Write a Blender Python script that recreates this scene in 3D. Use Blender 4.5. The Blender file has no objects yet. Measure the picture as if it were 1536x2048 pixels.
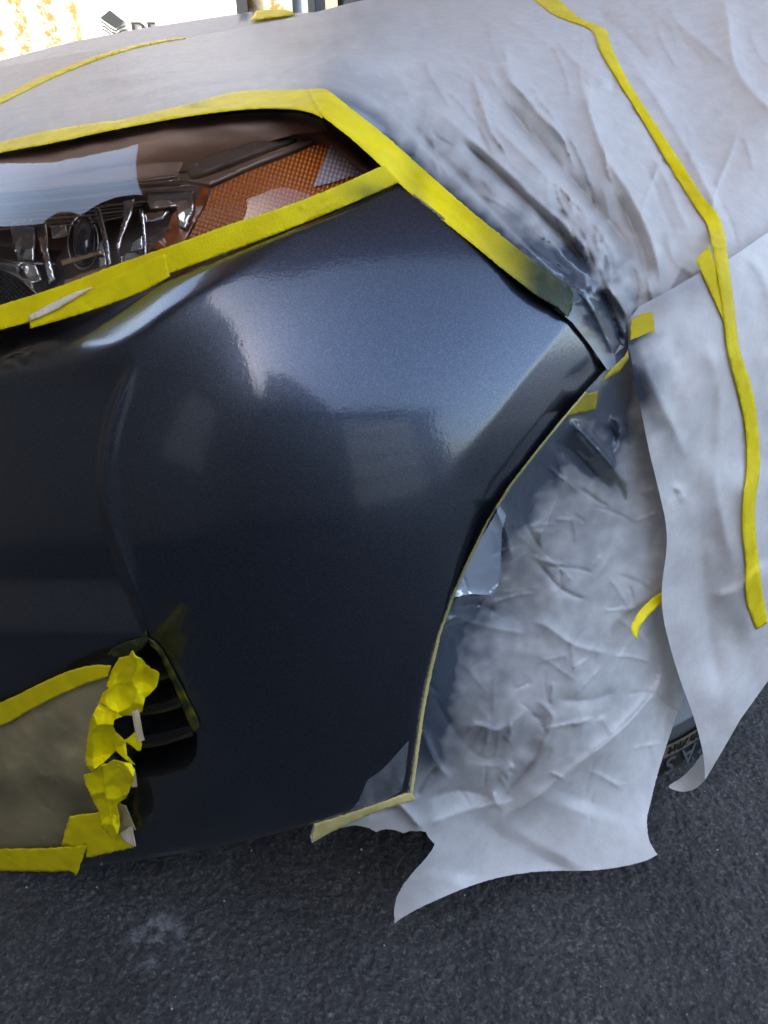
import bpy, math, random
import numpy as np
from mathutils import Vector
from mathutils.geometry import delaunay_2d_cdt

# ------------------------------------------------------------------ camera, world, sun, exposure
sc = bpy.context.scene
CAM_H, PITCH, FPX = 0.90, math.radians(35), 1560.0
cd = bpy.data.cameras.new('camera'); cam = bpy.data.objects.new('camera', cd)
sc.collection.objects.link(cam); sc.camera = cam
cam.location = (0, 0, CAM_H); cam.rotation_euler = (math.pi/2 - PITCH, 0, 0)
cd.sensor_fit = 'VERTICAL'; cd.sensor_height = 36; cd.lens = 36*FPX/2048
cd.clip_start = 0.01; cd.clip_end = 500

SUN_EL, SUN_AZ = math.radians(38), math.radians(-122)     # azimuth of the sun, from +Y clockwise
w = bpy.data.worlds.new('World'); sc.world = w; w.use_nodes = True
nt = w.node_tree; bg = nt.nodes['Background']
sky = nt.nodes.new('ShaderNodeTexSky'); sky.sky_type = 'NISHITA'; sky.sun_disc = False
sky.sun_elevation = SUN_EL; sky.sun_rotation = SUN_AZ; sky.air_density = 1.0; sky.dust_density = 3.0; sky.ozone_density = 1.0
hsv = nt.nodes.new('ShaderNodeHueSaturation'); hsv.inputs['Saturation'].default_value = .85
nt.links.new(sky.outputs[0], hsv.inputs['Color']); nt.links.new(hsv.outputs[0], bg.inputs[0]); bg.inputs[1].default_value = 0.15
sd = bpy.data.lights.new('sun', 'SUN'); sd.energy = 2.7; sd.angle = math.radians(0.53); sd.color = (1, .93, .82)
so = bpy.data.objects.new('sun', sd); sc.collection.objects.link(so)
tosun = Vector((math.sin(SUN_AZ)*math.cos(SUN_EL), math.cos(SUN_AZ)*math.cos(SUN_EL), math.sin(SUN_EL)))
so.rotation_euler = tosun.to_track_quat('Z', 'Y').to_euler()
sc.view_settings.view_transform = 'Standard'; sc.view_settings.look = 'None'
sc.view_settings.exposure = 2.42; sc.view_settings.gamma = 1; sc.view_settings.use_curve_mapping = False
sc.render.engine = 'CYCLES'; sc.render.resolution_x = 768; sc.render.resolution_y = 1024

# ------------------------------------------------------------------ numeric helpers
SP, CP = math.sin(PITCH), math.cos(PITCH)
def comps(px, py):
    u = (px-768)/FPX; v = (py-1024)/FPX
    return u, CP - v*SP, -SP - v*CP
def pos(px, py, t):
    u, yc, zc = comps(px, py)
    return np.stack([u*t, yc*t, CAM_H + zc*t], -1)
def A(l): return np.asarray(l, float)

def catmull(pts, n=8, closed=False):
    p = A(pts); out = []
    N = len(p)
    rng_ = range(N if closed else N-1)
    for i in rng_:
        if closed: a, b, c, d = p[(i-1) % N], p[i], p[(i+1) % N], p[(i+2) % N]
        else: a, b, c, d = p[max(i-1, 0)], p[i], p[i+1], p[min(i+2, N-1)]
        for k in range(n):
            s = k/n
            out.append(.5*((2*b)+(-a+c)*s+(2*a-5*b+4*c-d)*s*s+(-a+3*b-3*c+d)*s**3))
    if not closed: out.append(p[-1])
    return A(out)

def resample(p, step, closed=True):
    p = A(p); q = np.vstack([p, p[:1]]) if closed else p
    out = []
    for i in range(len(q)-1):
        L = np.hypot(*(q[i+1]-q[i])); n = max(1, int(round(L/step)))
        for k in range(n): out.append(q[i]+(q[i+1]-q[i])*k/n)
    if not closed: out.append(q[-1])
    return A(out)

def inpoly(x, y, poly):
    c = np.zeros(len(x), bool); n = len(poly); j = n-1
    for i in range(n):
        xi, yi = poly[i]; xj, yj = poly[j]
        if yi != yj:
            m = ((yi > y) != (yj > y)) & (x < (xj-xi)*(y-yi)/(yj-yi)+xi)
            c ^= m
        j = i
    return c

def pdist(x, y, pts):
    """distance, side (+ = right of travel on screen, y down) and 0..1 position along a polyline"""
    p = A(pts); seg = np.hypot(*(p[1:]-p[:-1]).T); tot = seg.sum(); cum = np.concatenate([[0], np.cumsum(seg)])
    best = np.full(x.shape, 1e9); side = np.zeros(x.shape); s = np.zeros(x.shape)
    for i in range(len(p)-1):
        ax, ay = p[i]; dx, dy = p[i+1]-p[i]; L2 = dx*dx+dy*dy+1e-9
        k = np.clip(((x-ax)*dx+(y-ay)*dy)/L2, 0, 1)
        ex, ey = x-ax-k*dx, y-ay-k*dy; d = np.hypot(ex, ey)
        m = d < best
        best = np.where(m, d, best); side = np.where(m, np.sign(dx*(y-ay)-dy*(x-ax)), side)
        s = np.where(m, (cum[i]+k*seg[i])/tot, s)
    return best, side, s

RS = np.random.RandomState(7); PERM = RS.permutation(1024); GR = RS.rand(1024)*2*np.pi; R1 = RS.rand(1024); R2 = RS.rand(1024); R3 = RS.rand(1024)
def hsh(i, j, s=0): return PERM[(PERM[(i+s*131) & 1023]+j) & 1023]
def noise(x, y, s=0):
    xi, yi = np.floor(x).astype(int), np.floor(y).astype(int); fx, fy = x-xi, y-yi
    u, v = fx*fx*fx*(fx*(fx*6-15)+10), fy*fy*fy*(fy*(fy*6-15)+10)
    def g(i, j, a, b):
        th = GR[hsh(i, j, s)]; return np.cos(th)*a+np.sin(th)*b
    return ((g(xi, yi, fx, fy)*(1-u)+g(xi+1, yi, fx-1, fy)*u)*(1-v)+(g(xi, yi+1, fx, fy-1)*(1-u)+g(xi+1, yi+1, fx-1, fy-1)*u)*v)*1.5
def fbm(x, y, s=0, o=4):
    r = 0; a = 1.
    for k in range(o): r = r+a*noise(x*2**k, y*2**k, s+k); a *= .5
    return r
def crumple(x, y, sc_, s=0, warp=.25):
    """faceted crumpling: creased lower envelope of tilted cones"""
    x = x/sc_; y = y/sc_
    x, y = x+warp*noise(x*1.3, y*1.3, s+5), y+warp*noise(x*1.3+9, y*1.3, s+6)
    xi, yi = np.floor(x).astype(int), np.floor(y).astype(int); r = np.full(x.shape, 1e9)
    for a in (-1, 0, 1):
        for b in (-1, 0, 1):
            h = hsh(xi+a, yi+b, s); cx = xi+a+R1[h]; cy = yi+b+R2[h]
            dx, dy = x-cx, y-cy; th = R3[h]*6.283
            r = np.minimum(r, np.hypot(dx, dy)*.8+.55*(np.cos(th)*dx+np.sin(th)*dy)+.25*R1[PERM[h]])
    return r-.45
def facet(x, y, sc_, s=0):
    """crisp paper facets: lower envelope of tilted shallow bowls"""
    x = x/sc_; y = y/sc_
    x, y = x+.12*noise(x*1.7, y*1.7, s+5), y+.12*noise(x*1.7+9, y*1.7, s+6)
    xi, yi = np.floor(x).astype(int), np.floor(y).astype(int); r = np.full(x.shape, 1e9)
    for a in (-2, -1, 0, 1, 2):
        for b in (-2, -1, 0, 1, 2):
            h = hsh(xi+a, yi+b, s); dx, dy = x-(xi+a+R1[h]), y-(yi+b+R2[h]); th = R3[h]*6.283
            r = np.minimum(r, .5*(dx*dx+dy*dy)+.42*(np.cos(th)*dx+np.sin(th)*dy)+.12*R1[PERM[h]])
    return r-.1
def sstep(a, b, x):
    t = np.clip((x-a)/(b-a), 0, 1); return t*t*(3-2*t)
def splus(x, k): return np.where(x/k > 30, x, k*np.log1p(np.exp(np.clip(x/k, -40, 30))))

class TPS:
    """smooth sheet through measured points (px, py, horizontal distance Y)"""
    def __init__(s, pts, reg=1e-4):
        p = A(pts); u, yc, zc = comps(p[:, 0], p[:, 1]); wv = yc/p[:, 2]
        s.c = p[:, :2]/1000; n = len(p)
        K = s.k(s.c[:, 0], s.c[:, 1]); M = np.zeros((n+3, n+3)); M[:n, :n] = K+reg*np.eye(n)
        M[:n, n] = 1; M[:n, n+1:] = s.c; M[n:, :n] = M[:n, n:].T
        s.w = np.linalg.solve(M, np.concatenate([wv, [0, 0, 0]]))
    def k(s, x, y):
        r2 = (x[:, None]-s.c[None, :, 0])**2+(y[:, None]-s.c[None, :, 1])**2
        return .5*r2*np.log(r2+1e-12)
    def __call__(s, px, py):
        x, y = px/1000, py/1000
        return 1/np.maximum(s.k(x, y)@s.w[:-3]+s.w[-3]+s.w[-2]*x+s.w[-1]*y, .12)

def sheet_pos(surf, disp, px, py, off=0.):
    e = 1.5
    t = surf(px, py); P = pos(px, py, t)
    dx = pos(px+e, py, surf(px+e, py))-pos(px-e, py, surf(px-e, py))
    dy = pos(px, py+e, surf(px, py+e))-pos(px, py-e, surf(px, py-e))
    N = np.cross(dy, dx); N /= np.linalg.norm(N, axis=1)[:, None]+1e-12
    V = A([0, 0, CAM_H])-P; V /= np.linalg.norm(V, axis=1)[:, None]; cs = np.abs((N*V).sum(1)); N = V/np.maximum(cs, .42)[:, None]
    h = off + (disp(px, py) if disp else 0)
    return P+N*np.reshape(h, (-1, 1))*np.ones((len(px), 1))

def link(o, parent=None):
    sc.collection.objects.link(o)
    if parent: o.parent = parent
    return o
def tag(o, label=None, cat=None, group=None, kind=None):
    if label: o['label'] = label
    if cat: o['category'] = cat
    if group: o['group'] = group
    if kind: o['kind'] = kind
    return o
def empty(name, loc=(0, 0, 0)):
    o = bpy.data.objects.new(name, None); sc.collection.objects.link(o); o.location = loc; o.empty_display_size = .1; return o
def mesh(name, V, F, mat, parent=None, smooth=True, attrs=None):
    me = bpy.data.meshes.new(name); me.from_pydata([tuple(map(float, v)) for v in V], [], [tuple(map(int, f)) for f in F]); me.materials.append(mat)
    if smooth: me.polygons.foreach_set('use_smooth', [True]*len(me.polygons))
    for k, a in (attrs or {}).items():
        at = me.attributes.new(k, 'FLOAT', 'POINT'); at.data.foreach_set('value', np.asarray(a, np.float32))
    me.update()
    o = bpy.data.objects.new(name, me)
    link(o); 
    if parent:
        o.parent = parent; o.matrix_parent_inverse = parent.matrix_world.inverted() if False else o.matrix_parent_inverse
        pl = parent_loc(parent)
        me.transform(__import__('mathutils').Matrix.Translation(-pl))
    return o
def parent_loc(p):
    v = Vector((0, 0, 0))
    while p: v += p.location; p = p.parent
    return v

def patch(name, outline, surf, mat, step=8, disp=None, off=0., holes=(), parent=None, spray=None, thick=0., jag=0., grain=None):
    o = resample(outline, step*.8)
    rs = np.random.RandomState(abs(hash_s(name))+len(outline)*7)
    if jag: o = o+rs.randn(*o.shape)*jag
    x0, y0 = o.min(0); x1, y1 = o.max(0)
    gy = np.arange(y0, y1, step*.866); pts = []
    gx = np.arange(x0, x1, step)
    X = np.concatenate([gx+(.5*step if i & 1 else 0) for i in range(len(gy))]); Y = np.repeat(gy, len(gx))
    X = X+rs.uniform(-.18, .18, len(X))*step; Y = Y+rs.uniform(-.18, .18, len(Y))*step
    m = inpoly(X, Y, o); X, Y = X[m], Y[m]
    hs = [resample(h, step*.8) for h in holes]
    for h in hs:
        m = ~inpoly(X, Y, h); X, Y = X[m], Y[m]
    # keep a little clear of the rims
    for L in [o]+hs:
        from_r = grid_near(X, Y, L, step*.45); X, Y = X[~from_r], Y[~from_r]
    pts = [tuple(p) for p in o]; edges = [(i, (i+1) % len(o)) for i in range(len(o))]
    for h in hs:
        b = len(pts); pts += [tuple(p) for p in h]; edges += [(b+i, b+(i+1) % len(h)) for i in range(len(h))]
    pts += list(zip(X, Y))
    r = delaunay_2d_cdt([Vector((float(a), float(b))) for a, b in pts], edges, [], 0, 1e-5)
    V2 = A([tuple(v) for v in r[0]]); F = np.asarray([f for f in r[2] if len(f) == 3], int)
    c = V2[F].mean(1); keep = inpoly(c[:, 0], c[:, 1], o)
    for h in hs: keep &= ~inpoly(c[:, 0], c[:, 1], h)
    F = F[keep]
    used = np.unique(F); remap = -np.ones(len(V2), int); remap[used] = np.arange(len(used)); V2 = V2[used]; F = remap[F]
    px, py = V2[:, 0], V2[:, 1]
    P = sheet_pos(surf, disp, px, py, off)
    n = np.cross(P[F[:, 1]]-P[F[:, 0]], P[F[:, 2]]-P[F[:, 0]]); bad = (n*(A([0, 0, CAM_H])-P[F[:, 0]])).sum(1) < 0
    if bad.mean() > .5: F = F[:, ::-1]
    at = {}
    if spray is not None: at['spray'] = spray(px, py)
    if grain is not None: at['grain'] = grain(px, py)
    ob = mesh(name, P, F, mat, parent, True, at)
    if thick:
        s = ob.modifiers.new('solid', 'SOLIDIFY'); s.thickness = thick; s.offset = -1
    return ob
def hash_s(s): return sum(ord(c)*(i+3) for i, c in enumerate(s)) % 100000
def grid_near(X, Y, L, r):
    if not len(X): return np.zeros(0, bool)
    k = lambda x, y: (np.floor(x/r).astype(np.int64)+5000)*20000+np.floor(y/r).astype(np.int64)+5000
    occ = np.concatenate([k(L[:, 0]+a*r*.5, L[:, 1]+b*r*.5) for a in (-1, 1) for b in (-1, 1)])
    return np.isin(k(X, Y), occ)

# ------------------------------------------------------------------ materials
def mat(name):
    m = bpy.data.materials.new(name); m.use_nodes = True
    return m, m.node_tree, m.node_tree.nodes['Principled BSDF']
def N(nt, t, **kw):
    n = nt.nodes.new(t)
    for k, v in kw.items():
        if k in n.inputs: n.inputs[k].default_value = v
        else: setattr(n, k, v)
    return n
def tex(nt, scale, detail=4, kind='ShaderNodeTexNoise', rough=.5):
    tc = N(nt, 'ShaderNodeTexCoord'); n = N(nt, kind); n.inputs['Scale'].default_value = scale
    if 'Detail' in n.inputs: n.inputs['Detail'].default_value = detail
    if 'Roughness' in n.inputs: n.inputs['Roughness'].default_value = rough
    nt.links.new(tc.outputs['Object'], n.inputs['Vector']); return n
def ramp(nt, inp, stops):
    r = N(nt, 'ShaderNodeValToRGB'); e = r.color_ramp.elements
    while len(e) < len(stops): e.new(.5)
    for k, (p, c) in enumerate(stops): e[k].position = p; e[k].color = (*c, 1) if len(c) == 3 else c
    nt.links.new(inp, r.inputs[0]); return r
def mixc(nt, f, a, b, mode='MIX'):
    m = N(nt, 'ShaderNodeMix', data_type='RGBA', blend_type=mode)
    for v, s in ((f, m.inputs[0]), (a, m.inputs[6]), (b, m.inputs[7])):
        if hasattr(v, 'links'): nt.links.new(v, s)
        elif isinstance(v, (int, float)): s.default_value = v
        else: s.default_value = (*v, 1)
    return m.outputs[2]
def math_(nt, op, a, b=0., c=0., clamp=False):
    m = N(nt, 'ShaderNodeMath', operation=op); m.use_clamp = clamp
    for v, s in ((a, m.inputs[0]), (b, m.inputs[1]), (c, m.inputs[2])):
        if hasattr(v, 'links'): nt.links.new(v, s)
        else: s.default_value = v
    return m.outputs[0]
def bump(nt, bs, h, dist, strength=1., prev=None):
    b = N(nt, 'ShaderNodeBump'); b.inputs['Distance'].default_value = dist; b.inputs['Strength'].default_value = strength
    nt.links.new(h, b.inputs['Height'])
    if prev is not None: nt.links.new(prev, b.inputs['Normal'])
    nt.links.new(b.outputs[0], bs.inputs['Normal']); return b.outputs[0]

def simple(name, col, rough=.5, metal=0., coat=0., spec=.5, bumpscale=None, bumpd=.0005, var=.0):
    m, nt, b = mat(name)
    b.inputs['Base Color'].default_value = (*col, 1); b.inputs['Roughness'].default_value = rough
    b.inputs['Metallic'].default_value = metal; b.inputs['Coat Weight'].default_value = coat
    b.inputs['Specular IOR Level'].default_value = spec
    n = tex(nt, bumpscale or 30, 5)
    if var:
        r = ramp(nt, n.outputs[0], [(.3, [c*(1-var) for c in col]), (.7, [min(1, c*(1+var)) for c in col])])
        nt.links.new(r.outputs[0], b.inputs['Base Color'])
    if bumpscale: bump(nt, b, n.outputs[0], bumpd)
    return m

def paint_mat():
    m, nt, b = mat('metallic_navy_paint')
    fl = tex(nt, 1500, 1, 'ShaderNodeTexVoronoi')
    r = ramp(nt, fl.outputs['Color'], [(.0, (.042, .052, .076)), (.8, (.053, .065, .093)), (1., (.082, .10, .135))])
    nt.links.new(r.outputs[0], b.inputs['Base Color'])
    ds = tex(nt, 75, 0, 'ShaderNodeTexVoronoi'); dn = tex(nt, 21, 2)
    dd = math_(nt, 'MULTIPLY', ramp(nt, ds.outputs['Distance'], [(.0, (1, 1, 1)), (.035, (0, 0, 0))]).outputs[0], ramp(nt, dn.outputs[0], [(.55, (0, 0, 0)), (.62, (1, 1, 1))]).outputs[0])
    nt.links.new(mixc(nt, dd, r.outputs[0], (.4, .42, .45)), b.inputs['Base Color'])
    b.inputs['Metallic'].default_value = .9; b.inputs['Roughness'].default_value = .30
    b.inputs['Coat Weight'].default_value = 1; b.inputs['Coat Roughness'].default_value = .045; b.inputs['Coat IOR'].default_value = 1.5
    op = tex(nt, 330, 2); op2 = tex(nt, 1100, 2)
    h = math_(nt, 'MULTIPLY_ADD', op2.outputs[0], .22, op.outputs[0])
    bp = N(nt, 'ShaderNodeBump'); bp.inputs['Distance'].default_value = .00009; bp.inputs['Strength'].default_value = 1
    nt.links.new(h, bp.inputs['Height']); nt.links.new(bp.outputs[0], b.inputs['Coat Normal'])
    bp2 = N(nt, 'ShaderNodeBump'); bp2.inputs['Distance'].default_value = .00003; nt.links.new(fl.outputs['Color'], bp2.inputs['Height'])
    nt.links.new(bp2.outputs[0], b.inputs['Normal'])
    return m

def paper_mat(name='white_masking_paper', base=(.755, .725, .70), spray_col=(.046, .060, .084), rough=.48):
    m, nt, b = mat(name)
    a = N(nt, 'ShaderNodeAttribute', attribute_name='spray')
    n1 = tex(nt, 60, 6, rough=.65); n2 = tex(nt, 900, 3); n3 = tex(nt, 9, 4)
    f = ramp(nt, n1.outputs[0], [(.35, [c*.93 for c in base]), (.65, [min(1, c*1.05) for c in base])])
    # spray: uneven deposit
    d = math_(nt, 'MULTIPLY_ADD', n3.outputs[0], .6, .85)
    s = math_(nt, 'MULTIPLY', a.outputs['Fac'], d, clamp=True)
    s2 = math_(nt, 'MULTIPLY_ADD', n2.outputs[0], .10, s); s2 = math_(nt, 'SUBTRACT', s2, .05, clamp=True)
    c = mixc(nt, s2, f.outputs[0], spray_col); nt.links.new(c, b.inputs['Base Color'])
    rr = math_(nt, 'MULTIPLY_ADD', s, -.18, rough, clamp=True); nt.links.new(rr, b.inputs['Roughness'])
    ct = math_(nt, 'MULTIPLY', math_(nt, 'SUBTRACT', s, .85, clamp=True), 4., clamp=True); nt.links.new(ct, b.inputs['Coat Weight']); b.inputs['Coat Roughness'].default_value = .08
    b.inputs['Specular IOR Level'].default_value = .28
    h = math_(nt, 'MULTIPLY_ADD', n2.outputs[0], .10, n1.outputs[0])
    bump(nt, b, h, .0009)
    # thin paper lets a little light through
    tr = N(nt, 'ShaderNodeBsdfTranslucent'); tr.inputs[0].default_value = (.8, .78, .74, 1)
    mx = N(nt, 'ShaderNodeMixShader'); nt.links.new(math_(nt, 'MULTIPLY_ADD', s, -.15, .15, clamp=True), mx.inputs[0])
    out = nt.nodes['Material Output']; nt.links.new(b.outputs[0], mx.inputs[1]); nt.links.new(tr.outputs[0], mx.inputs[2]); nt.links.new(mx.outputs[0], out.inputs[0])
    return m

def tape_mat(name='yellow_masking_tape', base=(.98, .745, .003), spray_col=(.030, .040, .016)):
    m, nt, b = mat(name)
    a = N(nt, 'ShaderNodeAttribute', attribute_name='spray')
    n1 = tex(nt, 45, 5); n2 = tex(nt, 700, 3); n3 = tex(nt, 14, 3)
    f = ramp(nt, n1.outputs[0], [(.3, [base[0]*.86, base[1]*.86, base[2]]), (.7, [min(1, base[0]*1.08), min(1, base[1]*1.08), base[2]*1.3])])
    s = math_(nt, 'MULTIPLY', a.outputs['Fac'], math_(nt, 'MULTIPLY_ADD', n3.outputs[0], 1.0, .7), clamp=True)
    c = mixc(nt, s, f.outputs[0], spray_col); nt.links.new(c, b.inputs['Base Color'])
    b.inputs['Specular IOR Level'].default_value = .22
    rr = math_(nt, 'MULTIPLY_ADD', s, -.06, .5); nt.links.new(rr, b.inputs['Roughness'])
    h = math_(nt, 'MULTIPLY_ADD', n2.outputs[0], .35, n1.outputs[0]); bump(nt, b, h, .0009)
    return m

M = {}
M['paint'] = paint_mat()
M['paper'] = paper_mat()
M['brownpaper'] = paper_mat('oversprayed_masking_paper', (.46, .375, .19), (.014, .018, .018), .5)
M['tape'] = tape_mat()
M['paletape'] = tape_mat('pale_masking_tape', (.82, .68, .22))
M['tape_lit'] = tape_mat('lit_masking_tape', (1., .80, .001))  # same tape in a brighter tone, standing in for stronger light
M['tapeback'] = tape_mat('tape_adhesive_side', (.95, .80, .48), (.3, .3, .2))
M['dark'] = simple('black_moulded_plastic', (.006, .006, .007), .38, coat=.2)
M['gap'] = simple('unlit_seam_black', (.004, .004, .004), .8)
M['rubber'] = simple('tyre_rubber', (.022, .022, .022), .55, bumpscale=200, bumpd=.0003)
M['letter'] = simple('worn_tyre_lettering', (.11, .12, .13), .6, bumpscale=150, var=.2)
M['band'] = simple('tan_tyre_line', (.16, .13, .085), .7, bumpscale=150, var=.3)
M['chrome'] = simple('chrome', (.75, .75, .76), .06, metal=1)
M['satin'] = simple('satin_silver', (.68, .65, .62), .13, metal=.9)
M['bezel'] = simple('smoked_bezel', (.22, .135, .10), .28, coat=.5, spec=.6)
M['greybezel'] = simple('grey_bezel', (.055, .056, .056), .4)
M['bronze'] = simple('bronze_strip', (.55, .36, .20), .25, metal=.8)
M['slat'] = simple('gloss_black_slat', (.010, .010, .011), .16, coat=1)
M['alloy'] = simple('dusty_grey_rim_cover', (.33, .35, .36), .75, var=.08)

# ------------------------------------------------------------------ the setting: ground
def asphalt():
    m, nt, b = mat('asphalt')
    n1 = tex(nt, 7, 6); n2 = tex(nt, 150, 6, rough=.68); n4 = tex(nt, 520, 3)
    v = tex(nt, 130, 2, 'ShaderNodeTexVoronoi')
    tc = N(nt, 'ShaderNodeTexCoord')
    wn = tex(nt, 60, 4); wv = mixc(nt, .012, tc.outputs['Object'], wn.outputs['Color'])
    nt.links.new(wv, v.inputs['Vector'])
    n3 = tex(nt, 2.1, 5)
    c = ramp(nt, n1.outputs[0], [(.3, (.050, .047, .045)), (.7, (.086, .081, .077))])
    c2 = mixc(nt, ramp(nt, n3.outputs[0], [(.56, (0, 0, 0)), (.72, (1, 1, 1))]).outputs[0], c.outputs[0], (.115, .103, .093))
    sp = ramp(nt, tex(nt, 260, 0, 'ShaderNodeTexVoronoi').outputs['Distance'], [(.0, (1, 1, 1)), (.10, (0, 0, 0))])
    rn = ramp(nt, tex(nt, 45, 2).outputs[0], [(.62, (0, 0, 0)), (.70, (1, 1, 1))])
    s = math_(nt, 'MULTIPLY', sp.outputs[0], rn.outputs[0])
    ag = tex(nt, 340, 0, 'ShaderNodeTexVoronoi'); agv = N(nt, 'ShaderNodeSeparateXYZ'); nt.links.new(ag.outputs['Color'], agv.inputs[0])
    c2 = mixc(nt, 1., c2, ramp(nt, agv.outputs[0], [(.0, (.62, .62, .62)), (.8, (1.05, 1.05, 1.05)), (1., (1.9, 1.85, 1.8))]).outputs[0], 'MULTIPLY')
    c3 = mixc(nt, s, c2, (.32, .30, .28))
    # scuffed pale patch, a chalky mark of its own shape
    mp = N(nt, 'ShaderNodeMapping'); mp.inputs['Location'].default_value = (.262, -.447, 0); nt.links.new(tc.outputs['Object'], mp.inputs[0])
    ln = N(nt, 'ShaderNodeVectorMath', operation='LENGTH'); nt.links.new(mp.outputs[0], ln.inputs[0])
    k = math_(nt, 'SUBTRACT', .040, ln.outputs['Value']); k = math_(nt, 'MULTIPLY', k, 28., clamp=True)
    k = math_(nt, 'MULTIPLY', k, ramp(nt, tex(nt, 38, 6).outputs[0], [(.46, (0, 0, 0)), (.62, (1, 1, 1))]).outputs[0])
    c4 = mixc(nt, k, c3, (.34, .34, .34)); nt.links.new(c4, b.inputs['Base Color'])
    b.inputs['Roughness'].default_value = .62; b.inputs['Specular IOR Level'].default_value = .45
    pit = ramp(nt, n2.outputs[0], [(.36, (0, 0, 0)), (.56, (1, 1, 1))])
    h = math_(nt, 'MULTIPLY_ADD', v.outputs['Distance'], -.35, pit.outputs[0]); h = math_(nt, 'MULTIPLY_ADD', n4.outputs[0], .55, h)
    bump(nt, b, h, .0012)
    pit_shade = mixc(nt, 1., c4, mixc(nt, pit.outputs[0], (.8, .8, .8), (1.1, 1.1, 1.1)), 'MULTIPLY'); nt.links.new(pit_shade, b.inputs['Base Color'])  # pits painted darker than crests, recess shade put into the colour
    return m
M['asphalt'] = asphalt()
def box(name, x0, x1, y0, y1, z0, z1, mt, parent=None):
    V = [(x, y, z) for x in (x0, x1) for y in (y0, y1) for z in (z0, z1)]
    F = [(0, 1, 3, 2), (4, 6, 7, 5), (0, 4, 5, 1), (2, 3, 7, 6), (0, 2, 6, 4), (1, 5, 7, 3)]
    return mesh(name, V, F, mt, parent, False)
# near ground: relief mesh, surrounded by a plain sheet to the horizon
gx = np.arange(-.72, .92, .0022); gy = np.arange(.24, 1.02, .0022)
GX, GY = np.meshgrid(gx, gy); fx, fy = GX.ravel(), GY.ravel()
edge = np.minimum(np.minimum(fx-gx[0], gx[-1]-fx), np.minimum(fy-gy[0], gy[-1]-fy))
ga = fbm(fx*95+.6*noise(fx*60, fy*60, 8), fy*95+.6*noise(fx*60+5, fy*60, 8), 3, 3)
gz = (np.clip(ga, -.6, .35)*.0019+np.clip(noise(fx*210, fy*210, 12), -.6, .5)*.0010+fbm(fx*7, fy*7, 9, 3)*.002+np.clip(noise(fx*42, fy*42, 2)-.25, 0, 1)*.0022)*np.clip(edge/.1, 0, 1)
nxg = len(gx); idx = np.arange(len(fx)).reshape(GX.shape)
q = np.stack([idx[:-1, :-1], idx[:-1, 1:], idx[1:, 1:], idx[1:, :-1]], -1).reshape(-1, 4)
Vg = np.stack([fx, fy, gz], 1)
a0, a1, b0, b1 = gx[0], gx[-1], gy[0], gy[-1]
o0 = len(Vg)
outer = A([(-200, -200, 0), (200, -200, 0), (200, 200, 0), (-200, 200, 0), (a0, b0, 0), (a1, b0, 0), (a1, b1, 0), (a0, b1, 0)])
Fo = [(o0, o0+1, o0+5, o0+4), (o0+1, o0+2, o0+6, o0+5), (o0+2, o0+3, o0+7, o0+6), (o0+3, o0, o0+4, o0+7)]
g = mesh('asphalt_ground', np.vstack([Vg, outer]), [tuple(r) for r in q]+Fo, M['asphalt']); tag(g, kind='structure')

# ------------------------------------------------------------------ outlines traced on the car
SEAM = [(800, 366), (870, 420), (950, 484), (1040, 553), (1140, 640), (1180, 688), (1213, 738)]
ARCH = [(1213, 740), (1172, 784), (1130, 833), (1072, 905), (1018, 975), (972, 1050), (935, 1125), (905, 1195), (878, 1270), (858, 1345), (843, 1420), (832, 1500), (820, 1586)]
LAMPLOW = [(-450, 745), (-200, 705), (0, 664), (60, 648), (200, 606), (340, 556), (450, 514), (560, 470), (680, 420), (800, 366)]
BOTTOM = [(820, 1586), (760, 1606), (700, 1625), (625, 1648), (500, 1680), (400, 1700), (280, 1720), (170, 1734), (0, 1748), (-200, 1758), (-450, 1765)]
body_outline = list(catmull(LAMPLOW, 4)[:-1])+list(catmull(SEAM, 4)[:-1])+list(catmull(ARCH, 4)[:-1])+list(catmull(BOTTOM, 4))
ROLL = catmull([(-450, 800), (-200, 772), (0, 752), (100, 738), (200, 706), (280, 664), (350, 612), (440, 560), (560, 500), (700, 440), (790, 395)], 5)
GROOVE = catmull([(276, 705), (256, 748), (225, 820), (208, 900), (206, 970), (218, 1050), (243, 1130), (275, 1210), (302, 1280)], 5)
FLARE = catmull([(1150, 625), (1100, 690), (1050, 752), (1000, 820), (950, 885), (905, 950), (870, 1050), (840, 1170), (815, 1330)], 5)

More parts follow.
